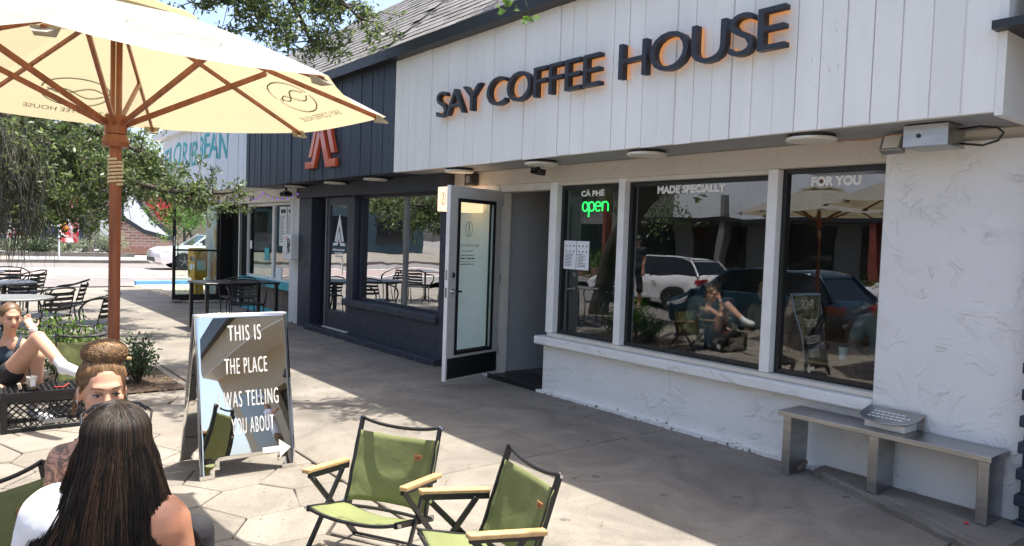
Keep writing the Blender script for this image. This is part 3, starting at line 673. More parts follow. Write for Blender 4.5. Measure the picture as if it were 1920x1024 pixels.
# neon "open"
ne = thing('neon_sign', 'green neon sign spelling open hanging in the narrow window', 'neon sign', (-5.415, 5.125, 1.875))
def arc(cx, cz, rx, rz_, a0, a1, n=14): return [(cx+rx*math.cos(R(a0+(a1-a0)*i/n)), 0, cz+rz_*math.sin(R(a0+(a1-a0)*i/n))) for i in range(n+1)]
w = .105; q = .0075
for k, pts in enumerate((arc(.05, .05, .042, .05, 90, 450, 22), [(.108, 0, -.065), (.108, 0, .1)]+arc(.15, .05, .042, .05, 150, -170, 20), [(.212, 0, .05), (.29, 0, .055)]+arc(.25, .05, .042, .05, 10, 310, 18), [(.318, 0, 0), (.318, 0, .1)]+arc(.36, .055, .042, .045, 150, 0, 12)+[(.402, 0, 0)])):
    MB().tube(pts, q, 8).build('tube', 'neon', ne, smooth=True)
MB().tube([(.05, .01, .1), (.05, .02, .25)], .0025, 5).tube([(.36, .01, .1), (.36, .02, .25)], .0025, 5).build('hanger', 'black_metal', ne)
ne.scale = (.9, .9, .9)
for k, (x0, x1, la) in enumerate(((-5.585, -5.405, 'left'), (-5.398, -5.222, 'right'))):
    t = thing('menu_sheet', 'white drink menu sheet taped in the window, '+la+' one of two', 'menu', (x0, 5.058, 1.29), group='menu sheets'); box('sheet', 'paper', 0, x1-x0, 0, .001, 0, .285, t)
    pr = MB(); 
    for r_ in range(2):
        for c_ in range(3): pr.lathe([(.009, .0005), (.009, .0015)], (.035+c_*.054, 0, .235-r_*.055), 10, 'y')
    for r_ in range(9): pr.box(.02, .02+rnd.uniform(.07, .13), -.0015, -.0005, .15-r_*.015, .155-r_*.015)
    pr.build('print', 'ink', t)
# ---------------------------------------------------------------- the navy shop
NY = 4.85
ns = thing('navy_shop', 'navy painted shop with dark board fascia, two pane window and glazed door', 'shop', (-10, 5, 0))
planks(ns, 'navy_wood', -13.36, -8.002, .149)
roof(ns, -13.36, -8.004)
box('soffit', 'navy_paint', -13.3, -8.002, FY+.05, 5.0, FZ0+.003, FZ0+.05, ns)
box('beam', 'navy_wood', -12.0, -7.502, 4.80, 5.1, 2.13, FZ0+.003, ns, .006)
box('pier', 'navy_stucco', -12.0, -11.48, NY, 5.3, -.02, 2.13, ns, .01)
box('pier', 'navy_stucco', -7.62, -7.502, NY+.01, 5.2, -.02, 2.13, ns, .006)
box('bulkhead', 'navy_stucco', -10.12, -7.62, NY+.03, 5.2, -.02, .50, ns, .008)
box('ledge', 'navy_stucco', -10.24, -7.61, NY-.03, 5.2, .50, .60, ns, .012, 2)
box('plinth', 'navy_stucco', -11.48, -7.515, NY-.10, NY+.06, -.02, .085, ns, .012, 2)
box('recess_wall', 'navy_paint', -11.48, -11.42, 5.0, 5.75, 0, 2.13, ns); box('recess_wall', 'navy_paint', -11.42, -10.96, 5.3, 5.36, 0, 2.13, ns)
box('step', 'navy_paint', -11.42, -10.12, NY+.06, 5.6, -.02, .09, ns)
box('door_post', 'navy_paint', -10.10, -9.99, NY+.03, 5.2, .60, 2.13, ns)
wn_ = window(ns, -9.98, -7.63, .603, 2.125, 5.0, 'navy_paint', 'glass_navy', .035)
box('mullion', 'grey_metal', -8.667, -8.651, 4.955, 5.03, .64, 2.09, wn_)
nd = MB().box(-10.93, -10.83, 4.88, 4.93, .1, 2.12).box(-10.22, -10.1, 4.88, 4.93, .1, 2.12).box(-10.83, -10.22, 4.88, 4.93, 2.0, 2.12).box(-10.83, -10.22, 4.88, 4.93, .1, .38).build('door', 'navy_paint', ns, .004)
box('pane', 'glass_navy', -10.84, -10.21, 4.9, 4.91, .37, 2.01, nd)
box('frame_edge', 'grey_metal', -10.945, -10.93, 4.86, 4.93, .1, 2.12, nd); box('sill_plate', 'cream_paint', -10.95, -10.1, 4.83, 4.96, .092, .105, nd)
MB().tube([(-10.27, 4.84, .95), (-10.27, 4.84, 1.2)], .012).build('handle', 'chrome', nd)
lgm = MB().prism([(-10.68, 1.44), (-10.52, 1.86), (-10.36, 1.44), (-10.42, 1.44), (-10.52, 1.70), (-10.62, 1.44)], 4.896, 4.898).prism([(-10.74, 1.38), (-10.70, 1.42), (-10.60, 1.42), (-10.52, 1.62), (-10.44, 1.42), (-10.33, 1.42), (-10.30, 1.38), (-10.47, 1.38), (-10.52, 1.50), (-10.57, 1.38)], 4.892, 4.8945)
lgm.build('door_logo', 'lettering', nd)
for k, w_ in enumerate((.42, .26, .24)):
    me = dash_row(-10.52-w_/2, -10.52+w_/2, 1.30-k*.05, 1.328-k*.05, k+9); me.transform(Matrix(((1, 0, 0, 0), (0, 0, -1, 4.893), (0, 1, 0, 0), (0, 0, 0, 1)))); obj('fine_print', me, 'lettering', nd)
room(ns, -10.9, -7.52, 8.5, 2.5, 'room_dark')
settle(ns)
# orange chevron emblem on the fascia
em = thing('chevron_emblem', 'glossy orange folded letter A emblem on the navy boards', 'emblem', (-10.07, FY, 2.5))
def em_part(poly):
    o = MB().prism(poly, FY-.06, FY-.005).build('bar', 'orange', em, .004); o.matrix_parent_inverse = Matrix.Translation(-em.location)
cx = -10.06
em_part([(cx-.52, 2.50), (cx-.52, 2.60), (cx-.28, 2.60), (cx-.04, 3.14), (cx+.02, 3.0), (cx-.20, 2.50)])
em_part([(cx-.05, 3.10), (cx+.05, 3.10), (cx+.30, 2.60), (cx+.52, 2.60), (cx+.52, 2.49), (cx+.20, 2.49), (cx-.02, 2.98)])
em_part([(cx-.40, 2.66), (cx-.30, 2.66), (cx+.02, 3.36), (cx-.03, 3.48)])
em_part([(cx+.00, 3.46), (cx+.08, 3.30), (cx+.38, 2.68), (cx+.50, 2.68), (cx+.16, 3.42)])
for x, w_ in ((-8.9, 'over the right pane of the navy window'), (-10.15, 'over the navy glazed door'), (-11.65, 'at the navy corner pier')): soffit_light(x, 'round pale light '+w_, 4.64)
# ---------------------------------------------------------------- the corner shop with turquoise lettering
TY = 5.0
ts = thing('corner_shop', 'pale corner shop with turquoise painted name, white window frame and dark doorway', 'shop', (-16, 5, 0))
planks(ts, 'pale_wood', -19.4, -13.362, .15)
MB().add([(-19.8, EY, EZ), (-13.364, EY, EZ), (-13.364, RY, RZ), (-19.8, RY, RZ)], [(0, 1, 2, 3)]).build('roof', 'roof_shingle', ts)
box('gutter_board', 'white_paint', -19.8, -13.364, EY-.03, FY-.002, FZ1-.01, EZ-.01, ts)
box('end_wall', 'pale_wood', -19.44, -19.40, FY, 11, FZ0, FZ1, ts); box('side_wall', 'pale_wood', -17.5, -17.4, 5.3, 11, 0, FZ0, ts); box('porch_ceiling', 'white_paint', -19.4, -17.4, 5.05, 11, FZ0+.01, FZ0+.05, ts)
box('soffit', 'white_paint', -19.4, -13.364, FY+.05, 5.05, FZ0+.003, FZ0+.04, ts)
box('beam', 'white_paint', -16.6, -12.0, 4.93, 5.2, 2.1, FZ0+.003, ts, .01)
box('pier', 'white_stucco', -12.52, -12.003, 4.9, 5.3, -.02, 2.33, ts, .01)
box('bulkhead', 'plank_brown', -15.2, -12.52, 5.03, 5.15, 0, .52, ts)
me = MB().box(-.065, .065, 0, .02, .10, .5).mesh('plank')
for k in range(19): o = obj('bulkhead_plank', me, 'plank_brown', ts); o.location = (-15.12+k*.139, 5.005+rnd.uniform(0, .006), 0)
box('kickboard', 'teal_paint', -15.2, -12.525, 4.97, 5.02, 0, .1, ts); box('ledge', 'teal_paint', -15.25, -12.53, 4.92, 5.2, .52, .64, ts, .006)
w1 = window(ts, -15.18, -13.72, .642, 2.09, 5.08, 'white_paint', 'glass', .05); w2 = window(ts, -13.715, -12.53, .642, 2.09, 5.08, 'white_paint', 'glass', .04)
box('door_jamb', 'black_paint', -15.34, -15.19, 4.95, 5.2, 0, 2.1, ts); box('door_jamb', 'black_paint', -16.74, -16.6, 4.95, 5.2, 0, 2.1, ts); box('door_jamb', 'white_paint', -15.42, -15.34, 4.96, 5.2, 0, 2.1, ts)
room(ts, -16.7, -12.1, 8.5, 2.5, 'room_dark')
settle(ts)
me = text_mesh('FLORIBBEAN', 1, .001, .01, shear=.08); me = fit_text(me, -19.2, -14.35, 2.92, 3.44)
for v in me.vertices:
    t_ = (v.co.x+19.2)/4.9; v.co.y += .05*math.sin(v.co.x*2.7)+.04*t_; v.co.x += .05*math.sin(v.co.y*11+v.co.x)
me.transform(Matrix(((1, 0, 0, 0), (0, 0, -1, FY-.005), (0, 1, 0, 0), (0, 0, 0, 1))))
tag(obj('painted_name', me, 'teal_paint'), 'turquoise painted word FLORIBBEAN on the pale boards', 'lettering')
# open glass door of the corner shop, perpendicular to the wall
t = thing('open_door', 'black framed glass door of the corner shop swung wide open', 'door', (-16.58, 4.93, .03), R(-92))
wd = .95; d0 = MB().box(0, .06, -.02, .02, 0, 2.1).box(wd-.06, wd, -.02, .02, 0, 2.1).box(.06, wd-.06, -.02, .02, 2.03, 2.1).box(.06, wd-.06, -.02, .02, 0, .13).box(.06, wd-.06, -.018, .018, 1.05, 1.09)
d0.build('door_frame', 'black_paint', t, .003); box('pane', 'glass_clear', .05, wd-.05, -.004, .004, .12, 1.055, t); box('pane', 'glass_clear', .05, wd-.05, -.004, .004, 1.085, 2.04, t)
MB().tube([(wd-.09, .03, .9), (wd-.09, .07, .92), (wd-.09, .07, 1.2), (wd-.09, .03, 1.22)], .012).build('pull_handle', 'black_metal', t)
me = dash_row(0, .2, 0, .03, 4)
for v in me.vertices: v.co = (wd-.03+v.co.y-.015, .0215, 1.35-v.co.x)
obj('fine_print', me, 'lettering', t)
box('door_stop', 'hex_concrete', -16.6, -16.35, 3.95, 4.12, 0, .05, None, .012); o = bpy.data.objects['door_stop']; tag(o, 'grey stone propping the corner shop door open', 'stone')
# meter box with scrawled tag, posters, fairy lights, camera cluster
t = thing('meter_box', 'white electrical box with black scrawl on the corner pier', 'electrical box', (-12.18, 4.78, 1.1))
MB().box(-.19, .19, -.06, .12, 0, .42).build('case', 'white_paint', t, .008); MB().tube([(-.1, .08, .42), (-.1, .08, 1.1)], .018).build('conduit', 'white_paint', t)
sc = MB().tube([(.02, -.062, .08), (.05, -.062, .34), (.09, -.062, .1), (.13, -.062, .33), (.05, -.062, .2), (.15, -.062, .22), (.1, -.062, .36), (.04, -.062, .3), (.15, -.062, .12)], .006, 5); sc.build('scrawl', 'ink', t)
me = dash_row(-.17, -.03, .35, .36, 6); me.transform(Matrix(((1, 0, 0, 0), (0, 0, -1, -.0625), (0, 1, 0, 0), (0, 0, 0, 1)))); obj('fine_print', me, 'ink', t); box('sticker', 'cloth_red', -.0, .03, -.0625, -.0605, .33, .39, t)
for k, (x0, z0, w_, h_, mt, s) in enumerate(((-13.45, 1.3, .36, .72, 'paper', 'pale menu poster at left'), (-13.06, 1.3, .36, .72, 'paper', 'pale menu poster at right'), (-15.05, 1.2, .12, .16, 'paper', 'small white notice'), (-13.6, .68, .3, .22, 'paper', 'small white card low'), (-14.25, 1.38, .14, .18, 'neon', None), (-14.2, 1.0, .24, .24, 'teal_paint', 'turquoise sticker'))):
    if s is None: continue
    t = thing('poster', s+' in the corner shop window', 'poster', (x0, 5.07, z0)); box('sheet', mt, 0, w_, -.002, 0, 0, h_, t)
    if h_ > .5:
        pr = MB(); pr.box(.06, w_-.06, -.004, -.0025, h_-.12, h_-.05)
        for r_ in range(14): pr.box(.04, .04+rnd.uniform(.15, .27), -.004, -.0025, h_-.18-r_*.036, h_-.168-r_*.036)
        pr.build('print', 'ink', t)
M['fairy'] = mat('fairy', (.35, .12, .8), .4, emit=.3, var=0)
t = thing('fairy_lights', 'string of purple fairy lights sagging under the corner shop eave', 'string lights', (-14, 4.5, 2.3))
def sag(a, b_, s, n=14): return [Vector(a).lerp(Vector(b_), i/n)-Vector((0, 0, s*4*(i/n)*(1-i/n))) for i in range(n+1)]
wire = MB(); bulbs = MB(); run = sag((-3.2, 0, 0), (-.6, .3, .02), .16)+sag((-.6, .3, .02), (1.0, .1, -.05), .14)+sag((1.0, .1, -.05), (2.3, .2, -.1), .1)
wire.tube(run, .004, 5)
wire.build('wire', 'black_metal', t)
for p in run[::2]: MB().lathe([(.006, -.03), (.014, -.02), (.01, 0)], p, 8).build('bulb', 'fairy', t)
t = thing('camera_cluster', 'pair of small dark security cameras at the corner pier top', 'camera', (-12.3, 4.72, 2.2))
for dx in (-.08, .08): MB().lathe([(.02, -.09), (.035, -.08), (.035, .05), (.02, .06)], (dx, 0, 0), 12, 'y').build('barrel', 'trim_black', t)
MB().bar((-.1, .02, .04), (.1, .02, .04), .05, .03).bar((0, .02, .04), (0, .02, .13), .03, .03).build('bracket', 'trim_black', t)
# things inside the corner shop window
box('shelf_display', 'wood_chair', -14.9, -13.2, 5.4, 5.7, .0, .72, None, .01); tag(bpy.data.objects['shelf_display'], 'brown display counter inside the corner shop window', 'counter')
for k, (x, mt) in enumerate(((-14.7, 'orange'), (-14.3, 'teal_paint'), (-13.9, 'yellow'), (-13.4, 'cloth_red'))):
    MB().lathe([(.05, 0), (.055, .12), (.03, .2), (.02, .26), (.024, .27)], (x, 5.5, .722), 14).build('bottle', mt); tag(bpy.data.objects['bottle' if k == 0 else 'bottle.%03d' % k], ('orange', 'turquoise', 'yellow', 'red')[k]+' bottle on the corner shop counter', 'bottle', 'bottles on the counter')
# painted column beyond the corner shop door
m, nt, b = newmat('mural_col'); b.inputs['Roughness'].default_value = .8
n = N(nt, 'TexNoise', Scale=3., Detail=3., Distortion=1.5); L(nt, pos(nt, (1, 1, .6)), n.inputs['Vector']); rp = N(nt, 'ValToRGB'); e = rp.color_ramp.elements
e[0].position = .38; e[0].color = (.62, .28, .06, 1); e[1].position = .5; e[1].color = (.68, .66, .6, 1); x = e.new(.7); x.color = (.45, .5, .52, 1); L(nt, n.outputs[0], rp.inputs[0]); L(nt, rp.outputs[0], b.inputs['Base Color']); M['mural_col'] = m
tag(box('painted_column', 'mural_col', -17.55, -16.76, 4.9, 5.3, 0, 2.32, None, .01), 'white column with faded orange mural beyond the black door', 'column')
# ---------------------------------------------------------------- neighbour to the right of the coffee shop
nb = thing('beige_shop', 'beige stucco neighbour shop right of the brick pillar', 'shop', (4, 5, 0))
box('wall', 'beige', -1.2, 2.2, 4.95, 5.3, 0, 3.2, nb); box('wall', 'beige', 3.3, 8.5, 4.95, 5.3, 0, 3.2, nb); box('wall', 'beige', 2.2, 3.3, 4.95, 5.3, 2.2, 3.2, nb)
box('door', 'black_paint', 2.2, 3.3, 5.15, 5.2, 0, 2.2, nb)
box('fascia', 'beige', -1.42, 8.6, 4.46, 4.95, 2.82, 3.25, nb); box('gutter_board', 'trim_black', -1.40, 8.6, 4.30, 4.95, 3.252, 3.55, nb); MB().add([(-1.28, 4.28, 3.56), (8.6, 4.28, 3.56), (8.6, 6, 4.9), (-1.28, 6, 4.9)], [(0, 1, 2, 3)]).build('roof', 'roof_shingle', nb)
box('soffit', 'cream_paint', -1.42, 8.6, 4.47, 4.95, 2.79, 2.818, nb)
MB().tube([(1.2, 4.95, 2.2), (1.2, 4.7, 2.3), (1.2, 4.62, 2.2)], .015).lathe([(.03, 0), (.11, -.13), (.105, -.13)], (1.2, 4.62, 2.2), 16).build('wall_lamp', 'trim_black', nb)
box('window', 'car_glass', 4.2, 7.5, 4.93, 4.951, .8, 2.3, nb)
settle(nb)
# navy brick pillar at the right edge
bp_ = thing('brick_pillar', 'dark navy painted brick pillar at the right edge', 'pillar', (-1.3, 4.95, 0))
MB().box(-.145, .2, -.085, .3, 0, 2.74).build('core', 'brick_dark', bp_)
me = MB().box(-.10, .10, -.05, .05, 0, .066).mesh('brick')
for k in range(36):
    for j in range(2):
        o = obj('brick', me, 'brick_dark', bp_, .006); o.location = (-.068+j*.21+(.03 if k % 2 else 0)+rnd.uniform(-.004, .004), -.055+rnd.uniform(-.004, .004), .004+k*.0755)
MB().box(-.25, .3, -.62, .2, 2.745, 2.79).build('cap', 'trim_black', bp_)
# ================================================================ FURNITURE
def bench():
    t = thing('steel_bench', 'stainless steel bench with three panel legs against the white wall', 'bench', (-2.17, 4.80, 0))
    MB().box(-.67, .65, -.17, .12, .415, .45).build('seat', 'steel', t, .004, 2)
    for x, z0 in ((-.62, 0), (-.02, .046), (.60, .046)): MB().box(x-.03, x+.03, -.13, .10, z0, .415).build('leg', 'steel', t, .003)
    MB().bar((-.58, .08, .07), (-.58, -.02, .02), .02, .02).build('foot_shim', 'plank_brown', t)
    # flyer box on the seat: curved lid with raised lettering
    f_ = thing('flyer_box', 'stainless steel box with rounded lettered lid on the bench', 'box', (-2.17, 4.79, .452))
    MB().box(-.11, .14, -.07, .10, 0, .045).build('case', 'cream_paint', f_, .003)
    poly = [(-.165, .115), (.19, .115)]+[(.012+.178*math.cos(R(-a)), -.0+.125*math.sin(R(-a))) for a in range(0, 181, 15)]
    lid = MB().prism(poly, -.003, .003, 'z').build('lid', 'steel', f_, .002); lid.location = (0, 0, .078); lid.rotation_euler = (R(14), 0, 0); MB().box(-.165, .19, .10, .112, 0, .10).build('back_plate', 'steel', f_, .002)
    for k in range(3):
        g = MB(); x = -.10
        while x < .10+(.03 if k == 1 else 0):
            d = rnd.uniform(.014, .03); g.box(x, x+d, .03-k*.04, .044-k*.04, .0032, .0042); x += d+.008
        g.build('worn_lettering', 'lettering', lid)
bench()
tag(MB().lathe([(.012, 0), (.014, .004), (.006, .012)], (-1.62, 4.62, .047), 10).build('red_litter', 'cloth_red'), 'tiny red scrap on the ground under the bench', 'litter')
# ---- low camp chair, local -Y is its front
def camp_chair(label):
    t = thing('camp_chair', label, 'chair', group='green camp chairs')
    w = .235
    for s in (-1, 1):
        x = s*w
        MB().bar((s*.262, -.205, .452), (s*.262, .135, .418), .042, .022).build('armrest', 'armrest', t, .006, 2)
        MB().bar((s*.25, -.19, .432), (s*.25, .13, .398), .018, .03).build('arm_rail', 'black_metal', t, .002)
        MB().bar((x+s*.015, -.175, .425), (x+s*.03, .235, .0), .014, .026).build('leg', 'black_metal', t, .002)     # front of arm to rear foot
        MB().bar((x, .06, .40), (x+s*.028, -.235, .0), .014, .026).build('leg', 'black_metal', t, .002)
        MB().bar((x, -.215, .285), (x, .14, .20), .016, .028).build('seat_rail', 'black_metal', t, .002)
        MB().bar((x-s*.012, .075, .195), (x-s*.012, .215, .63), .014, .03).build('back_post', 'black_metal', t, .002)
        for p in ((x+s*.012, -.16, .41), (x+s*.012, .10, .22), (x-s*.004, .213, .622), (x+s*.012, -.205, .283)): MB().lathe([(.008, -.01), (.008, .01)], p, 8, 'x').build('rivet', 'chrome', t)
    def dip(y, z, d, n=12, ax='y'):
        out = []
        for i in range(n+1):
            u = -1+2*i/n; k = (1-abs(u)**2.4); o = d*k
            out.append((u*(w-.006), y+(o if ax == 'y' else 0), z+(o if ax == 'z' else 0)))
        return out
    MB().tube(dip(-.213, .285, -.03, ax='z'), .009, 8).build('front_bar', 'black_metal', t, smooth=True)
    MB().tube([(x_, y_-.35*(.627-z_), z_) for x_, y_, z_ in dip(.215, .627, -.026, ax='z')], .009, 8).build('top_bar', 'black_metal', t, smooth=True)
    MB().tube(dip(.085, .205, .03), .009, 8).build('lower_bar', 'black_metal', t, smooth=True)
    for y_ in (-.215, .215): MB().tube([(-w-.02, y_, .012), (w+.02, y_, .012)], .008, 8).build('foot_bar', 'black_metal', t, smooth=True)
    def cloth(name, fn, nu=20, nv=12):
        mb = MB(); vs = [fn(i/nu*2-1, j/nv) for j in range(nv+1) for i in range(nu+1)]
        mb.add(vs, [(j*(nu+1)+i, j*(nu+1)+i+1, (j+1)*(nu+1)+i+1, (j+1)*(nu+1)+i) for j in range(nv) for i in range(nu)])
        o = mb.build(name, 'green_canvas', t, smooth=True); q = o.modifiers.new('thick', 'SOLIDIFY'); q.thickness = .004; q.offset = 0; return o
    def back(u, v):
        k = 1-abs(u)**2.2; z = .235+v*.335; y_ = .075+(z-.195)*.322; wr = .006*noise.noise(Vector((u*2.2, v*3, 1.7)))+.006*math.sin(v*17+u*2)*max(0, abs(u)-.55)
        return (u*(w-.002), y_+.045*k*(1-.25*v)+wr-.012*(1-k), z-.02*k*v)
    def seat(u, v):
        k = 1-abs(u)**2.2; y_ = -.20+v*.30; wr = .004*noise.noise(Vector((u*3, v*3, 5.1)))
        return (u*(w-.004), y_, .289-(y_+.2)*.235-.042*k+wr)
    bk = cloth('back_cloth', back); cloth('seat_cloth', seat)
    for s in (-1, 1):
        st = MB().tube([Vector(back(s*.86, j/12))+Vector((0, -.004, 0)) for j in range(13)], .0012, 4); st.build('seam', 'green_canvas', bk)
    p = back(.52, .72); lt = MB().box(p[0]-.024, p[0]+.024, p[1]-.008, p[1]-.003, p[2]-.014, p[2]+.018); lt.build('leather_patch', 'leather', bk, .002)
    me = fit_text(text_mesh('SAY', 1, .0003, .02), p[0]-.014, p[0]+.014, p[2]-.004, p[2]+.008)
    for v in me.vertices: v.co = (v.co.x, p[1]-.0085, v.co.y)
    obj('stamp', me, 'hair_dark', bk)
    return t
ch = camp_chair('empty green camp chair in front of the mirrored sign board'); ch.location = (-3.13, 1.68, 0); ch.rotation_euler = (0, 0, R(30))
dup(ch, (-2.44, 1.83, 0), R(-11), 'nearest green camp chair, cut by the bottom of the picture')
dup(ch, (-7.06, 1.05, 0), R(90), 'empty green camp chair behind the wooden umbrella pole')
dup(ch, (-3.10, .28, 0), R(125), 'green camp chair under the woman with the hair bun')
dup(ch, (-2.03, .36, 0), R(-86), 'green camp chair under the woman with long black hair')
dup(ch, (-7.42, .06, 0), R(140), 'green camp chair under the woman in dark sportswear')
# ---- mirrored sandwich board
t = thing('sandwich_board', 'mirrored sandwich board with white words on the sidewalk', 'sign', (-4.72, 1.615, 0))
BH, BW, lean = 1.02, .61, .205
nv, nu = 40, 20
def panel(sgn, name):
    mb = MB(); vs = []
    for j in range(nv+1):
        for i in range(nu+1):
            u, v = i/nu-.5, j/nv
            bow = .0075*math.sin((u*1.0+v*1.15)*2.6-.2)+.0012*math.sin(u*3.6-v*3.1)      # the thin sheet is not quite flat
            z = v*BH; x = -lean*v if sgn > 0 else -.49+.285*v-.01
            vs.append((x+bow*sgn, u*BW, z))
    fs = []
    for j in range(nv):
        for i in range(nu):
            if j < 4 and abs((i+.5)/nu-.5) < .36-.02*j: continue      # cut-out foot
            fs.append((j*(nu+1)+i, j*(nu+1)+i+1, (j+1)*(nu+1)+i+1, (j+1)*(nu+1)+i))
    mb.add(vs, fs); o = mb.build(name, 'mirror', t, smooth=True); q = o.modifiers.new('thick', 'SOLIDIFY'); q.thickness = .003; q.offset = -1 if sgn > 0 else 1; return o
fp = panel(1, 'front_panel'); panel(-1, 'back_panel')
MB().tube([(-lean-.005, -.3, BH-.01), (-lean-.005, .3, BH-.01)], .008).build('hinge', 'chrome', t)
MB().tube(sag((-.10, -.305, .50), (-.36, -.305, .47), .05), .004, 5).build('cord', 'rope', t)
tl = math.atan2(lean, BH)
def board_pt(u, v, off=.004): return Vector((-lean*v+off, u, v*BH))
def board_mesh(me, name='lettering'):
    for v in me.vertices: u_, v_ = v.co.x/BW, v.co.y/BH; v.co = board_pt(v.co.x, v_, .0075+.0075*math.sin((u_+v_*1.15)*2.6-.2)+.0012*math.sin(u_*3.6-v_*3.1))
    obj(name, me, 'lettering', fp)
for s, u0, u1, z0, z1 in (('THIS IS', -.10, .115, .845, .945), ('THE PLACE', -.13, .145, .635, .735), ('I WAS TELLING', -.175, .21, .425, .525), ('YOU ABOUT', -.10, .17, .255, .355)): board_mesh(fit_text(text_mesh(s, 1, .0, -.008, space=1.2), u0, u1, z0, z1))
me = MB().add([(.09, .115, 0), (.2, .115, 0), (.2, .075, 0), (.275, .132, 0), (.2, .19, 0), (.2, .15, 0), (.09, .15, 0)], [(0, 1, 5, 6), (2, 3, 4, 5, 1)]).mesh('arrow'); board_mesh(me, 'arrow')
# ---- crate table with cup and phone
t = thing('milk_crate', 'black plastic milk crate used as a low table', 'crate', (-6.70, .72, 0))
lx, ly, hz_ = .16, .30, .30
fr = MB()
for sx in (-1, 1):
    for sy in (-1, 1): fr.box(sx*lx-.018, sx*lx+.018, sy*ly-.02, sy*ly+.02, 0, hz_)
for z0, z1 in ((0, .035), (.225, .285)):
    for s in (-1, 1): fr.box(s*lx-.012, s*lx+.012, -ly, ly, z0, z1).box(-lx, lx, s*ly-.012, s*ly+.012, z0, z1)
fr.build('frame', 'crate_black', t, .003)
la = MB()
for k in range(-3, 14):
    for d in (1, -1):
        y0 = -ly+k*.05; y1 = y0+d*.19
        a, b_ = (lx+.002, y0, .035), (lx+.002, y1, .225)
        def cl(a, b_):
            a, b_ = Vector(a), Vector(b_); out = []
            for p, q in ((a, b_), (b_, a)):
                lim = max(-ly, min(ly, p.y)); 
                if p.y != lim:
                    t_ = (lim-p.y)/(q.y-p.y)
                    if t_ > 1 or t_ < 0: return None
                    p = p.lerp(q, t_)
                out.append(p)
            return out
        c = cl(a, b_)
        if c and (c[0]-c[1]).length > .02: la.bar(c[0], c[1], .006, .008, (1, 0, 0)); la.bar((-c[0].x, c[0].y, c[0].z), (-c[1].x, c[1].y, c[1].z), .006, .008, (1, 0, 0))
tag(la.build('lattice', 'crate_black', t), None, None, kind='stuff')
tp = MB()
for k in range(17): tp.box(-lx, lx, -ly+.01+k*.036, -ly+.022+k*.036, .29, .298)
for k in range(9): tp.box(-lx+k*.04-.004, -lx+k*.04+.004, -ly, ly, .286, .294)
tp.box(-lx-.02, lx+.02, -ly-.02, -ly, .275, .30).box(-lx-.02, lx+.02, ly, ly+.02, .275, .30).box(-lx-.02, -lx, -ly, ly, .275, .30).box(lx, lx+.02, -ly, ly, .275, .30)
tp.build('top_grid', 'crate_black', t); 
for k in range(2): box('label_plate', 'grey_metal', lx+.013, lx+.015, -.05, .1, .05+.0*k, .08, t) if k == 0 else None
q = gz(48, 728, .302)
t = thing('coffee_cup', 'clear plastic cup of iced coffee with straw on the crate', 'cup', (-6.62, .60, .3))
MB().lathe([(.030, 0), (.031, .004), (.041, .105), (.043, .11), (.043, .113)], n=24).build('cup', 'cup', t, smooth=True); MB().lathe([(.028, .003), (.036, .075), (.034, .0755)], n=20).build('drink', 'coffee', t, smooth=True); MB().lathe([(.036, .076), (.039, .1), (.037, .101)], n=20).build('foam', 'disc_white', t)
MB().tube([(.005, 0, .04), (-.012, -.02, .17)], .004, 6).build('straw', 'crate_black', t); box('label', 'paper', .03, .0385, -.015, .018, .03, .075, t)
t = thing('napkin', 'crumpled pale paper wrapper beside the iced coffee', 'wrapper', (-6.66, .53, .3)); MB().box(-.012, .012, -.012, .012, 0, .05, Matrix.Rotation(R(14), 4, 'X')).build('paper', 'rope', t, .004)
t = thing('phone', 'dark red phone lying on the crate', 'phone', (-6.68, .80, .3), R(70)); MB().box(-.036, .036, -.075, .075, 0, .009).build('case', 'cloth_red', t, .004); box('screen', 'car_glass', -.032, .032, -.07, .07, .0092, .0096, t)
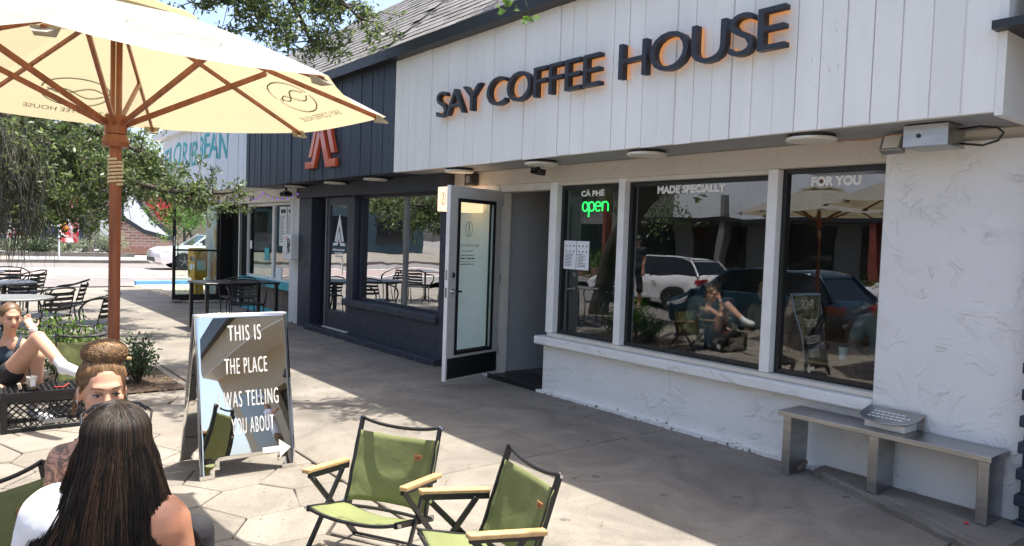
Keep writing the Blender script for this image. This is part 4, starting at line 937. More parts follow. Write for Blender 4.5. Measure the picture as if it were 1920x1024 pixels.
# ---- umbrella
def umbrella(x, y_, ph, label, sc=1.25/1.25):
    t = thing('umbrella', label, 'umbrella', (x, y_, 0), group='cream market umbrellas')
    Rr, zr, za, hub = 1.25, 2.18, 2.62, 2.06
    MB().lathe([(.26, 0), (.27, .03), (.25, .06), (.05, .09), (.04, .3)], n=28).build('base', 'black_metal', t)
    pl = MB().tube([(0, 0, .06), (0, 0, 1.0), (0, 0, 1.8), (0, 0, za)], .0255, 16).build('pole', 'umb_wood', t, smooth=True)
    MB().lathe([(.027, hub-.13), (.054, hub-.125), (.058, hub-.105), (.052, hub-.08), (.048, hub-.07)], n=20).build('runner', 'umb_wood', t)
    hb = MB().lathe([(.028, hub-.068), (.048, hub-.066), (.05, hub-.02), (.046, hub+.02), (.028, hub+.024)], n=16)
    hb.build('hub', 'umb_wood', t)
    rp_ = MB()
    for k in range(7): rp_.tube([(.029*math.cos(R(a)), .029*math.sin(R(a)), hub-.30+k*.017+a/360*.016) for a in range(0, 361, 30)], .006, 6)
    rp_.build('rope', 'rope', pl)
    MB().tube([(.04, -.01, hub), (.04, -.01, za-.1)], .003, 5).build('cord', 'rope', pl)
    tips = [Vector((Rr*math.cos(ph+k*math.pi/4), Rr*math.sin(ph+k*math.pi/4), zr)) for k in range(8)]; ap = Vector((0, 0, za))
    apx = [Vector((.04*math.cos(ph+k*math.pi/4), .04*math.sin(ph+k*math.pi/4), za-.02)) for k in range(8)]
    for k in range(8):
        a, b_ = apx[k]-Vector((0, 0, .035)), tips[k]-Vector((0, 0, .02)); b_ = b_.lerp(a, .02)
        rb = MB().bar(a, b_, .014, .022).build('rib', 'umb_wood', t, .003)
        m_ = a.lerp(b_, .52)-Vector((0, 0, .018)); s_ = tips[k].copy(); s_.z = 0; s_.normalize(); h0 = s_*.045+Vector((0, 0, hub-.02))
        MB().bar(h0, m_, .016, .026).build('strut', 'umb_wood', t, .003)
        MB().lathe([(.007, -.014), (.007, .014)], m_, 8, 'x').build('pin', 'chrome', rb)
    # canopy: eight panels, sagging between ribs, with a raised vent cap
    cv = MB(); nr, na = 8, 6
    def cpt(k, i, j):
        a, b_ = tips[k], tips[(k+1) % 8]; e = a.lerp(b_, j/na); u = i/nr; p = ap.lerp(e, u); sg_ = 4*(j/na)*(1-j/na)
        p.z -= .018*sg_*u*u; p.z += .03*math.sin(u*math.pi); s_ = Vector((p.x, p.y, 0)); p -= s_*.03*sg_*u*u; return p
    for k in range(8):
        vs = [cpt(k, i, j) for i in range(nr+1) for j in range(na+1)]
        cv.add(vs, [(i*(na+1)+j, i*(na+1)+j+1, (i+1)*(na+1)+j+1, (i+1)*(na+1)+j) for i in range(nr) for j in range(na)])
    can = cv.build('canopy', 'canvas', t, smooth=True)
    vc = MB()
    for k in range(8):
        a, b_ = tips[k]*1, tips[(k+1) % 8]*1; vs = []
        for i in range(4):
            for j in range(na+1):
                e = a.lerp(b_, j/na); u = i/3*.30; p = ap.lerp(e, u)+Vector((0, 0, .05-.01*i)); p.z += .03*math.sin(u*math.pi)+(.025*math.sin(j/na*math.pi) if i == 3 else 0); vs.append(p)
        vc.add(vs, [(i*(na+1)+j, i*(na+1)+j+1, (i+1)*(na+1)+j+1, (i+1)*(na+1)+j) for i in range(3) for j in range(na)])
    vc.build('vent_cap', 'canvas', t, smooth=True); MB().lathe([(.012, za+.03), (.03, za+.06), (.03, za+.09), (.01, za+.11)], n=14).build('finial', 'umb_wood', t)
    for k in range(8):   # pockets that hold the rib ends
        e = tips[k]; d = Vector((e.x, e.y, 0)).normalized(); s_ = Vector((-d.y, d.x, 0)); c = ap.lerp(e, .955)-Vector((0, 0, .012)); e2 = e+d*.012-Vector((0, 0, .012)); h_ = Vector((0, 0, .024))
        pk = MB().add([c+s_*.045-h_*.2, c-s_*.045-h_*.2, e2-s_*.02-h_*.8, e2+s_*.02-h_*.8, c+s_*.03-h_*1.6, c-s_*.03-h_*1.6], [(0, 1, 2, 3), (4, 5, 2, 3), (0, 4, 3), (1, 5, 2)]); pk.build('pocket', 'canvas', t)
    # print on the panels
    for k in (0, 2, 4, 6):
        a, b_ = tips[k], tips[(k+1) % 8]; mid = (a+b_)/2; xdir = (b_-a).normalized(); ydir = (ap-mid).normalized(); nrm = xdir.cross(ydir).normalized()
        if nrm.z < 0: nrm = -nrm
        for sd_, off in ((-1, -.006), (1, .006)):
            def put(px_, py_):
                u = 1-(py_)/(ap-mid).length; w_ = (b_-a).length*u; j = .5+px_/w_ if w_ > 0 else .5; i = u*nr
                e = a.lerp(b_, j); p = ap.lerp(e, u); sg_ = 4*j*(1-j); p.z += -.018*sg_*u*u+.03*math.sin(u*math.pi); p -= Vector((p.x, p.y, 0))*.03*sg_*u*u
                return p+nrm*off
            me = fit_text(text_mesh('SAY COFFEE HOUSE', 1, 0, .0), -.23, .23, .10, .14)
            for v in me.vertices: v.co = put(v.co.x, v.co.y)
            if sd_ < 0: obj('print', me, 'ink_fabric', can)
            else: bpy.data.meshes.remove(me)
            lm = logo_outline(0, 0, .36, .0036 if sd_ < 0 else .0015)
            me = lm.mesh('logo')
            for v in me.vertices: dy = v.co.y; v.co = put(v.co.z, .30+v.co.x*1.15)+nrm*dy*.2
            obj('logo', me, 'ink_fabric', can)
    return t
umbrella(-3.87, .674, 2.804, 'cream market umbrella on a reddish wooden pole over the seated women')
umbrella(-6.3, -1.05, 2.6, 'cream market umbrella mirrored in the window nearest the pier')
# ---- black metal cafe table and slatted armchairs
def slat_chair(label):
    t = thing('slat_chair', label, 'chair', group='black slatted metal chairs')
    fr = []
    for s in (-1, 1):
        MB().tube([(s*.22, -.22, .0), (s*.235, -.2, .43)], .011, 8).build('leg', 'black_metal', t, smooth=True)
        MB().tube([(s*.22, .25, .0), (s*.225, .2, .42)], .011, 8).build('leg', 'black_metal', t, smooth=True)
    rim = [(-.235, -.2, .43), (-.26, -.22, .55), (-.285, -.12, .66), (-.28, .1, .70), (-.20, .27, .76), (0, .33, .785), (.20, .27, .76), (.28, .1, .70), (.285, -.12, .66), (.26, -.22, .55), (.235, -.2, .43)]
    from mathutils import geometry
    pts = []
    for i in range(len(rim)-1):
        a = Vector(rim[max(0, i-1)]); b_ = Vector(rim[i]); c = Vector(rim[i+1]); d = Vector(rim[min(len(rim)-1, i+2)])
        for k in range(5):
            u = k/5; pts.append(.5*((2*b_)+(c-a)*u+(2*a-5*b_+4*c-d)*u*u+(3*b_-a-3*c+d)*u**3))
    pts.append(Vector(rim[-1])); MB().tube(pts, .012, 8).build('arm_hoop', 'black_metal', t, smooth=True)
    MB().tube([(-.225, -.21, .425), (.225, -.21, .425), (.215, .2, .42), (-.215, .2, .42)], .011, 8, closed=True).build('seat_frame', 'black_metal', t, smooth=True)
    for k in range(7): MB().box(-.215, .215, -.195+k*.058, -.155+k*.058, .425, .435).build('seat_slat', 'black_metal', t)
    for k in range(4):
        mb = MB(); z = .50+k*.062
        for i in range(8):
            u0, u1 = -1+i/4, -1+(i+1)/4; yy = lambda u: .215+.06*(k/3)+.04*(1-u*u)
            mb.add([(u0*.185, yy(u0), z), (u1*.185, yy(u1), z), (u1*.185, yy(u1)+.006, z+.04), (u0*.185, yy(u0)+.006, z+.04)], [(0, 1, 2, 3)])
        o = mb.build('back_slat', 'black_metal', t); q = o.modifiers.new('thick', 'SOLIDIFY'); q.thickness = .006
    for s in (-1, 1): MB().tube([(s*.185, .2, .42), (s*.185, .28, .74)], .008, 6).build('back_post', 'black_metal', t)
    return t
def cafe_table(x, y_, label):
    t = thing('cafe_table', label, 'table', (x, y_, 0), group='round metal cafe tables')
    MB().lathe([(.38, .70), (.395, .705), (.395, .72), (.385, .726)], n=36).build('top', 'grey_metal', t)
    MB().tube([(0, 0, .03), (0, 0, .7)], .03, 10).build('column', 'black_metal', t)
    for k in range(4): a = k*math.pi/2+.4; MB().tube([(0, 0, .12), (.18*math.cos(a), .18*math.sin(a), .06), (.32*math.cos(a), .32*math.sin(a), .012)], .012, 6).build('foot', 'black_metal', t)
cafe_table(-10.0, .72, 'round metal cafe table nearest the dark sportswear woman'); cafe_table(-12.55, .80, 'round metal cafe table second in the row at the left'); cafe_table(-15.3, .6, 'round metal cafe table farthest of the row at the left')
sc0 = slat_chair('black slatted armchair closest to the camera by the round tables'); sc0.location = (-9.75, 1.42, 0); sc0.rotation_euler = (0, 0, R(-35))
for x, y_, rz, la in ((-10.75, 1.1, -60, 'black slatted armchair behind the nearest round table'), (-10.1, .0, 170, 'black slatted armchair on the street side of the nearest table'), (-12.1, 1.45, -20, 'black slatted armchair between the first and second round tables'), (-13.3, 1.0, -75, 'black slatted armchair behind the second round table'), (-14.7, 1.2, -40, 'black slatted armchair mirrored at left in the navy window'), (-15.9, 1.1, -100, 'black slatted armchair mirrored mid pane in the navy window'), (-15.3, -.15, 180, 'black slatted armchair mirrored at right in the navy window')): dup(sc0, (x, y_, 0), R(rz), la)
# square table and chair outside the corner shop
t = thing('square_table', 'dark square legged table outside the corner shop', 'table', (-12.05, 3.82, 0), R(4))
MB().box(-.38, .38, -.6, .6, .71, .74).build('top', 'black_metal', t, .004)
for sx in (-1, 1):
    for sy in (-1, 1): MB().box(sx*.34-.025, sx*.34+.025, sy*.55-.025, sy*.55+.025, 0, .71).build('leg', 'black_metal', t)
dup(sc0, (-11.55, 3.85, 0), R(78), 'black slatted armchair pulled up to the square table'); dup(sc0, (-12.75, 4.1, 0), R(-95), 'black slatted armchair behind the square table')
# newspaper box
t = thing('newspaper_box', 'yellow newspaper vending box with stickers behind the glass door', 'newspaper box', (-17.1, 4.62, 0), R(8)); t.scale = (.74, .74, .97)
MB().box(-.14, .14, -.13, .13, 0, .5).build('pedestal', 'yellow', t, .02, 2); MB().prism([(-.22, .5), (.22, .5), (.25, .56), (.25, 1.13), (.2, 1.17), (-.2, 1.17), (-.25, 1.13), (-.25, .56)], -.19, .19).build('case', 'yellow', t, .012, 2)
for k, (x, z, w_, h_, mt) in enumerate(((-.06, .88, .12, .1, 'ink'), (.1, .88, .1, .1, 'blue_paint'), (-.1, .68, .2, .12, 'paper'), (.14, .72, .09, .09, 'lettering'), (.15, 1.02, .07, .09, 'ink'), (-.2, .58, .12, .1, 'leaf_bright'))):
    for s in (-1, 1): box('sticker', mt, x, x+w_, s*.192-.001, s*.192+.001, z, z+h_, t)
MB().box(-.262, -.252, -.12, .12, .6, 1.0).build('side_window', 'ink', t); MB().box(.252, .256, -.13, .13, .68, .9).build('sticker', 'paper', t)
t = thing('wheel_stop', 'blue painted concrete wheel stop at the edge of the gravel', 'wheel stop', (-21.6, 5.6, 0)); MB().prism([(-.09, 0), (.09, 0), (.06, .12), (-.06, .12)], -1.35, 1.2, 'y').build('bar', 'blue_paint', t, .01)
# ================================================================ PEOPLE
def cap_mesh(mb, p0, p1, r0, r1, n=12, m=4):
    p0, p1 = Vector(p0), Vector(p1); d = p1-p0; Ld = d.length
    if Ld < 1e-6: d = Vector((0, 0, 1)); Ld = 1e-6
    t = d.normalized(); pts, rs = [], []
    for i in range(m): a = math.pi/2*(1-(i+.15)/m); pts.append(p0-t*r0*math.sin(a)); rs.append(r0*math.cos(a))
    pts.append(p0); rs.append(r0); pts.append(p1); rs.append(r1)
    for i in range(m): a = math.pi/2*(i+.85)/m; pts.append(p1+t*r1*math.sin(a)); rs.append(r1*math.cos(a))
    mb.tube(pts, rs, n)
def ell_mesh(mb, c, r, rot=None, n=16, m=10):
    k = len(mb.v); prof = [(math.sin(math.pi*(i+.02)/(m+.04)), -math.cos(math.pi*(i+.02)/(m+.04))) for i in range(m+1)]
    mb.lathe(prof, (0, 0, 0), n)
    for v in mb.v[k:]:
        q = Vector((v.x*r[0], v.y*r[1], v.z*r[2]))
        if rot is not None: q = rot @ q
        v.xyz = q+Vector(c)
def blob(name, prims, mt, parent, voxel=.01, smooth=4):
    mb = MB()
    for p in prims:
        if p[0] == 'c': cap_mesh(mb, *p[1:])
        else: ell_mesh(mb, *p[1:])
    o = mb.build(name, mt, None)
    q = o.modifiers.new('r', 'REMESH'); q.mode = 'VOXEL'; q.voxel_size = voxel
    if smooth: q = o.modifiers.new('s', 'SMOOTH'); q.factor = .5; q.iterations = smooth
    me = bake(o); o.modifiers.clear(); old = o.data; o.data = me; bpy.data.meshes.remove(old)
    if not me.materials: me.materials.append(M[mt] if isinstance(mt, str) else mt)
    me.polygons.foreach_set('use_smooth', [True]*len(me.polygons)); o.parent = parent; return o
def frame(fwd, up=(0, 0, 1)):
    """rotation with local -Y = fwd, +Z ~ up, +X = the person's left"""
    y_ = -Vector(fwd).normalized(); x_ = y_.cross(Vector(up)).normalized(); z_ = x_.cross(y_)
    return Matrix((x_, y_, z_)).transposed()
def head_prims(c, Rm, s=1.):
    P = lambda x, y, z: Vector(c)+Rm @ (Vector((x, y, z))*s)
    return [('e', P(0, .012, .03), (.073*s, .092*s, .086*s), Rm), ('e', P(0, -.022, -.035), (.060*s, .066*s, .078*s), Rm), ('e', P(0, -.052, -.082), (.030*s, .028*s, .026*s), Rm),
            ('e', P(.040, -.055, -.020), (.024*s, .02*s, .022*s), Rm), ('e', P(-.040, -.055, -.020), (.024*s, .02*s, .022*s), Rm),
            ('e', P(0, -.070, .028), (.050*s, .022*s, .016*s), Rm),
            ('c', P(0, -.082, .008), P(0, -.104, -.032), .009*s, .013*s), ('e', P(.012, -.092, -.035), (.009*s, .010*s, .008*s), Rm), ('e', P(-.012, -.092, -.035), (.009*s, .010*s, .008*s), Rm),
            ('e', P(0, -.080, -.060), (.024*s, .014*s, .011*s), Rm),
            ('e', P(.074, .01, -.012), (.010*s, .020*s, .031*s), Rm), ('e', P(-.074, .01, -.012), (.010*s, .020*s, .031*s), Rm)]
def face(par, c, Rm, s=1., brow='hair_dark', iris='eye_dark'):
    P = lambda x, y, z: Vector(c)+Rm @ (Vector((x, y, z))*s)
    for k in (-1, 1):
        e = MB(); ell_mesh(e, P(k*.030, -.073, .003), (.0140*s, .0105*s, .0050*s), Rm, 14, 8); eo = e.build('eye', 'eye_white', par, smooth=True)
        e = MB(); ell_mesh(e, P(k*.030, -.0815, .002), (.0054*s, .0035*s, .0046*s), Rm, 12, 6); e.build('iris', iris, eo, smooth=True)
        MB().tube([P(k*.014, -.0845, .0065), P(k*.022, -.087, .0090), P(k*.032, -.086, .0092), P(k*.046, -.076, .0045)], [.0014*s, .0026*s, .0028*s, .0014*s], 6).build('eyelash', 'hair_black', eo)
        MB().tube([P(k*.012, -.0915, .026), P(k*.026, -.0925, .0325), P(k*.040, -.084, .033), P(k*.052, -.070, .026)], [.0018*s, .0026*s, .0022*s, .0008*s], 6).build('eyebrow', brow, par)
    MB().tube([P(-.024, -.085, -.060), P(-.010, -.0945, -.0575), P(0, -.096, -.0585), P(.010, -.0945, -.0575), P(.024, -.085, -.060)], [.001, .0042*s, .0045*s, .0042*s, .001], 8).tube([P(-.020, -.086, -.0655), P(0, -.0955, -.0675), P(.020, -.086, -.0655)], [.002, .006*s, .002], 8).build('lips', 'lip', par, smooth=True)
def hand_prims(wr, d, nrm, s=1., curl=.5, side=1):
    """palm from the wrist along d; fingers curl towards nrm; side picks where the thumb is"""
    wr, d, nrm = Vector(wr), Vector(d).normalized(), Vector(nrm).normalized(); x_ = d.cross(nrm).normalized()*side; nrm = x_.cross(d).normalized()*side
    pr = [('e', wr+d*.045*s, (.037*s, .046*s, .016*s), Matrix((x_, d, nrm)).transposed())]
    for k, (o, l) in enumerate(((-.028, .060), (-.010, .070), (.010, .075), (.028, .068))):
        p = wr+d*.082*s+x_*o*s; dd = d.copy(); l *= s
        for j, f_ in enumerate((.45, .32, .23)):
            q = curl*(.5+.5*j); dd = (dd*math.cos(q)+nrm*math.sin(q)).normalized() if j else (d*math.cos(q*.8)+nrm*math.sin(q*.8)).normalized(); e = p+dd*l*f_
            pr.append(('c', p, e, (.0085-.0008*j)*s, (.0080-.001*j)*s, 8, 2)); p = e
    p = wr+d*.02*s+x_*.03*s; t1 = (d*.6+x_*.75+nrm*.25).normalized(); e = p+t1*.038*s; pr.append(('c', p, e, .011*s, .0095*s, 8, 2)); pr.append(('c', e, e+(d*.85+x_*.3+nrm*.35).normalized()*.032*s, .0092*s, .0075*s, 8, 2))
    return pr
def strands(mb, roots, fn, rr=.0016, n=3):
    for k, r_ in enumerate(roots): mb.tube(fn(k, r_), rr, n, cap=False)
def person(name, label, base): return thing(name, label, 'person', (base[0], base[1], 0))
def wset(t, o):
    for ch in t.children: ch.matrix_parent_inverse = Matrix.Translation(-Vector(t.location))
def lv(a, b_, t_): return Vector(a).lerp(Vector(b_), t_)
# ---------------------------------------------------------------- 1: woman in sportswear, legs crossed, far left
w1 = person('person', 'woman in dark sports top with crossed legs and white socks', (-7.35, .1))
hc = dp(20, 596, 5.95); Rm = frame(Vector((.95, .18, -.08)))
neck = dp(17, 634, 6.0); chest = dp(9, 668, 6.02); belly = dp(0, 708, 5.98); pel = dp(-8, 738, 5.95)
sl_, sr_ = dp(41, 645, 5.98), dp(-19, 648, 6.05); kn1 = dp(72, 634, 5.72); an1 = dp(120, 688, 5.50); toe = dp(150, 700, 5.42)
hip1 = dp(2, 722, 5.85); hip2 = dp(-2, 742, 5.98); kn2 = dp(70, 668, 5.83); an2 = dp(62, 775, 5.92)
elb = dp(62, 672, 5.80); wrs = dp(62, 618, 5.83); elb2 = dp(-30, 700, 5.9); wr2 = dp(-10, 722, 5.7)
body = head_prims(hc, Rm, .97)+[('c', neck, hc-Vector((0, 0, .05)), .047, .045), ('c', neck-Vector((0, 0, .02)), chest, .06, .105), ('c', lv(sl_, chest, .25), lv(sr_, chest, .25), .075, .075), ('c', sl_, sr_, .047, .047), ('c', chest, belly, .108, .092), ('c', belly, pel, .095, .12), ('c', hip1, hip2, .10, .11),
    ('c', hip1, kn1, .088, .056), ('c', kn1, lv(kn1, an1, .35), .052, .052), ('c', lv(kn1, an1, .35), an1, .052, .034), ('c', an1, lv(an1, toe, .8), .036, .03),
    ('c', hip2, kn2, .088, .056), ('c', kn2, lv(kn2, an2, .35), .052, .053), ('c', lv(kn2, an2, .35), an2, .053, .034),
    ('c', sl_, elb, .043, .036), ('c', elb, wrs, .036, .024), ('c', sr_, elb2, .043, .036), ('c', elb2, wr2, .036, .024)]
foot2 = an2+Vector((.16, .1, -.03)); body += [('c', an2, foot2, .036, .028)]
body += hand_prims(wrs, dp(50, 598, 5.86)-wrs, Vector((-.3, -.2, .6)), .95, .55, 1)+hand_prims(wr2, Vector((.4, .5, -.2)), (0, 0, -1), .95, .5, 1)
blob('body', body, 'skin', w1, .0085, 4); face(w1, hc, Rm, .97)
ch_ = lv(chest, belly, .0); tp = blob('sports_top', [('c', chest+Vector((0, 0, .01)), lv(chest, belly, .42), .118, .112), ('c', lv(sl_, chest, .42), lv(sr_, chest, .42), .080, .080), ('e', dp(24, 672, 5.93), (.07, .07, .06)), ('e', dp(-4, 674, 5.93), (.07, .07, .06))], 'cloth_navy', w1, .01)
for a, b_ in ((dp(34, 634, 5.95), dp(30, 662, 5.88)), (dp(-6, 637, 6.0), dp(-8, 664, 5.92))): MB().tube([a+Vector((0, .02, .015)), lv(a, b_, .5)+Vector((.03, 0, .0)), b_+Vector((.02, 0, 0))], .013, 8).build('strap', 'cloth_navy', tp, smooth=True)
blob('shorts', [('c', belly-Vector((0, 0, .06)), pel, .108, .132), ('c', hip1, lv(hip1, kn1, .3), .102, .092), ('c', hip2, lv(hip2, kn2, .3), .114, .094), ('c', hip1, hip2, .112, .122)], 'cloth_black', w1, .011)
blob('sock', [('c', lv(kn1, an1, .80), an1, .041, .042), ('c', an1, lv(an1, toe, .92), .044, .038), ('e', lv(an1, toe, .0)-Vector((0, 0, .02)), (.045, .045, .04))], 'cloth_white', w1, .008); blob('sock', [('c', lv(kn2, an2, .82), an2, .041, .043), ('c', an2, foot2, .044, .037)], 'cloth_white', w1, .009)
MB().lathe([(.03, -.012), (.031, .012)], wrs, 14).build('wristband', 'cloth_white', w1)
hp = [('e', hc+Rm @ Vector((0, .022, .040)), (.079, .092, .084), Rm), ('e', hc+Rm @ Vector((0, .10, .0)), (.04, .05, .05), Rm), ('c', hc+Rm @ Vector((0, .11, 0)), hc+Rm @ Vector((.02, .14, -.16)), .03, .02)]
blob('hair', hp, 'hair_brown', w1, .008, 3); wset(w1, 0)
# ---------------------------------------------------------------- 2: woman with a bun and tattooed arm
w2 = person('person', 'woman with blonde brown top bun and tattooed upper arm', (-2.95, .42))
hc = dp(192, 731, 2.52); Rm = frame(Vector((.965, .02, -.10)))*.93
cb = Vector((.82, .57, 0)); sx = Vector((.57, -.82, 0))       # chair forward / towards her right hand, camera side
neck = dp(178, 822, 2.58); chest = dp(172, 905, 2.64); pel = Vector((-2.98, .40, .40)); belly = lv(chest, pel, .55)
s1 = dp(118, 858, 2.56); s2 = dp(262, 850, 2.66); el1 = dp(100, 955, 2.52); wr1 = dp(190, 1010, 2.40); el2 = s2+Vector((.06, .1, -.27)); wr2 = pel+Vector((.35, .2, .1))
h1, h2 = pel-cb*.02+sx*.09, pel-sx*.09; k1, k2 = h1+cb*.42+Vector((0, 0, .10)), h2+cb*.44+Vector((0, 0, .10)); a1, a2 = k1+cb*.05+Vector((0, 0, -.39)), k2+cb*.06+Vector((0, 0, -.39))
body = head_prims(hc, Rm, 1.0)+[('c', neck, hc-Vector((0, 0, .05)), .050, .048), ('c', neck-Vector((0, 0, .02)), chest, .062, .11), ('c', lv(s1, chest, .25), lv(s2, chest, .25), .078, .078), ('c', s1, neck-Vector((0, 0, .035)), .046, .048), ('c', s2, neck-Vector((0, 0, .035)), .046, .048), ('c', chest, belly, .11, .10), ('c', belly, pel, .10, .125), ('c', h1, h2, .115, .115),
    ('c', h1, k1, .09, .058), ('c', h2, k2, .09, .058), ('c', k1, lv(k1, a1, .35), .053, .053), ('c', lv(k1, a1, .35), a1, .053, .035), ('c', k2, lv(k2, a2, .35), .053, .053), ('c', lv(k2, a2, .35), a2, .053, .035), ('c', a1, a1+cb*.15-Vector((0, 0, .03)), .036, .028), ('c', a2, a2+cb*.15-Vector((0, 0, .03)), .036, .028),
    ('e', s1-Vector((0, 0, .03)), (.052, .052, .062)), ('c', s1, el1, .048, .040), ('c', el1, wr1, .040, .026), ('c', s2, el2, .047, .038), ('c', el2, wr2, .038, .026)]
body += hand_prims(wr1, Vector((.7, .5, -.1)), (0, 0, -1), 1, .5)+hand_prims(wr2, Vector((.7, .4, -.3)), (0, 0, -1), 1, .4)
M['skin_tattoo'] = skin('skin_tattoo', (.58, .33, .22), (tuple(lv(s1, el1, .45)), .155))
blob('body', body, 'skin_tattoo', w2, .0075, 4); face(w2, hc, Rm, 1.0, 'hair_dark')
tk = blob('tank_top', [('c', chest-Vector((0, 0, .02)), belly, .122, .114), ('c', belly, pel, .114, .138), ('c', lv(s1, chest, .5), lv(s2, chest, .5), .084, .084)], 'cloth_black', w2, .011)
for s_, f_ in ((s1, .42), (s2, .42)):
    p = lv(s_, neck, f_)+Vector((0, 0, .018)); MB().tube([p+Vector((-.05, -.02, -.06)), p+Vector((-.01, 0, .012)), p+Vector((.04, .01, -.01)), p+Vector((.085, .03, -.10)), p+Vector((.10, .04, -.17))], .007, 6).build('strap', 'cloth_black', tk, smooth=True)
blob('trousers', [('c', h1, h2, .13, .13), ('c', pel, belly-Vector((0, 0, .05)), .14, .118), ('c', h1, k1, .10, .07), ('c', h2, k2, .10, .07), ('c', k1, a1, .066, .05), ('c', k2, a2, .066, .05)], 'cloth_black', w2, .014)
P2 = lambda x, y_, z: hc+Rm @ Vector((x, y_, z))
hp = [('e', P2(0, .021, .040), (.081, .092, .088), Rm), ('e', P2(0, .05, -.005), (.072, .06, .07), Rm), ('e', P2(.01, .035, .130), (.070, .066, .045), Rm), ('c', P2(0, .03, .10), P2(.01, .035, .12), .050, .046)]
hb = blob('hair', hp, 'hair_brown', w2, .006, 2)
M['hair_gold'] = mat('hair_gold', (.27, .155, .066), .45, var=.5, vs=60)
for shade, mt in ((0, 'hair_brown'), (1, 'hair_gold')):
    st = MB(); rr = random.Random(30+shade)
    for k in range(900):   # hair swept from the hairline up to the bun
        a = rr.uniform(-math.pi, math.pi); ca = math.cos(a); c0 = Vector((0, .021, .040)); e3 = Vector((.081, .092, .088))
        zr_ = .012+.074*ca; kk = math.sqrt(max(.05, 1-((zr_-c0.z)/e3.z)**2)); q0 = c0+Vector((math.sin(a)*e3.x*kk, -ca*e3.y*kk, zr_-c0.z))
        top = Vector((.01+math.sin(a)*.04, .035-ca*.036, .126)); u0 = rr.uniform(-.02, .6); pts = []
        for i in range(7):
            u = u0+(1-u0)*i/6; p = q0.lerp(top, u); dd = p-c0; rad = math.sqrt((dd.x/e3.x)**2+(dd.y/e3.y)**2+(dd.z/e3.z)**2)
            tr_ = .985 if i == 0 else 1.006+rr.uniform(0, .012)
            if rad < tr_ or i < 2: p = c0+dd*tr_/max(rad, .01)
            pts.append(hc+Rm @ (p+Vector((.0012*math.sin(u*9+k), 0, 0))))
        st.tube(pts, rr.uniform(.0005, .0011), 3, cap=False)
    for k in range(1100):   # the twisted bun
        ax_ = Vector((rr.gauss(.55, .5), rr.gauss(.1, .5), rr.gauss(.25, .5))).normalized(); e1 = ax_.orthogonal().normalized(); e2 = ax_.cross(e1); a0 = rr.uniform(0, 6.28); tw = rr.uniform(.8, 2.4); lf2 = rr.uniform(-.75, .75); rb = 1.02+rr.uniform(0, .10); pts = []
        for i in range(9):
            a = a0+tw*i/8; q_ = (ax_*lf2+(e1*math.cos(a)+e2*math.sin(a))*math.sqrt(1-lf2*lf2))*rb; pts.append(hc+Rm @ Vector((.01+q_.x*.071, .035+q_.y*.067, .130+q_.z*.046)))
        st.tube(pts, rr.uniform(.0006, .0012), 3, cap=False)
    for k in range(70):    # flyaways at neck and temples
        s_ = rr.choice((-1, 1)); p0 = Vector((s_*.070, rr.uniform(-.03, .03), rr.uniform(-.0, .04))); st.tube([hc+Rm @ (p0+Vector((s_*.012*i/5+rr.uniform(-.003, .003), .012*i, -.022*i))) for i in range(6)], .0008, 3, cap=False)
    st.build('strands', mt, hb, smooth=True)
MB().tube([P2(.082*math.cos(R(a))*.66, .035+.06*math.sin(R(a)), .110+.004*math.sin(R(2*a))) for a in range(0, 361, 15)], .004, 6).build('hair_tie', 'hair_gold', hb)
MB().tube([P2(-.079+.0*k, .012, -.040-.012*math.cos(R(k))) + Rm @ Vector((.0, .012*math.sin(R(k)), 0)) for k in range(0, 361, 30)], .0012, 5).build('earring', 'chrome', w2)
wset(w2, 0)
# ---------------------------------------------------------------- 3: woman with long black hair, back to the camera
w3 = person('person', 'woman seen from behind with very long black hair and white top', (-1.98, .36))
hc = dp(218, 834, 2.0); Rm = frame(Vector((-.97, .20, -.04)))*.93
fb = Vector((-.98, .18, 0)); sx = Vector((.18, .98, 0))       # her forward, and towards image right
neck = dp(220, 912, 1.99); s1 = dp(88, 966, 1.95); s2 = dp(322, 976, 1.99); chest = dp(216, 1000, 1.97); pel = Vector((-2.02, .36, .40)); belly = lv(chest, pel, .5)
el1 = s1+Vector((-.03, -.05, -.27)); wr1 = el1+fb*.22+Vector((0, .05, -.02)); el2 = s2+Vector((.0, .05, -.27)); wr2 = el2+fb*.22+Vector((0, -.03, -.02))
h1, h2 = pel-sx*.09, pel+sx*.09; k1, k2 = h1+fb*.30+Vector((0, -.12, .10)), h2+fb*.34+Vector((0, .22, .10)); a1, a2 = k1+Vector((0, 0, -.42)), k2+Vector((0, 0, -.42))
body = head_prims(hc, Rm, 1.0)+[('c', neck, hc-Vector((0, 0, .05)), .052, .05), ('c', neck-Vector((0, 0, .02)), chest, .066, .115), ('c', lv(s1, chest, .25), lv(s2, chest, .25), .082, .082), ('c', s1, neck-Vector((0, 0, .03)), .05, .05), ('c', s2, neck-Vector((0, 0, .03)), .05, .05), ('c', chest, belly, .115, .10), ('c', belly, pel, .10, .125), ('c', h1, h2, .115, .115),
    ('c', h1, k1, .09, .06), ('c', h2, k2, .09, .06), ('c', k1, a1, .053, .036), ('c', k2, a2, .053, .036), ('c', a1, a1+fb*.15-Vector((0, 0, .0)), .036, .028), ('c', a2, a2+fb*.15, .036, .028),
    ('e', s2-Vector((0, 0, .02)), (.052, .052, .06)), ('c', s1, el1, .05, .041), ('c', el1, wr1, .041, .026), ('c', s2, el2, .049, .041), ('c', el2, wr2, .041, .026)]
body += hand_prims(wr1, fb, (0, 0, -1), 1, .5)+hand_prims(wr2, fb, (0, 0, -1), 1, .4, -1)
M['skin_tan'] = skin('skin_tan', (.44, .215, .13)); blob('body', body, 'skin_tan', w3, .0085, 4); face(w3, hc, Rm)
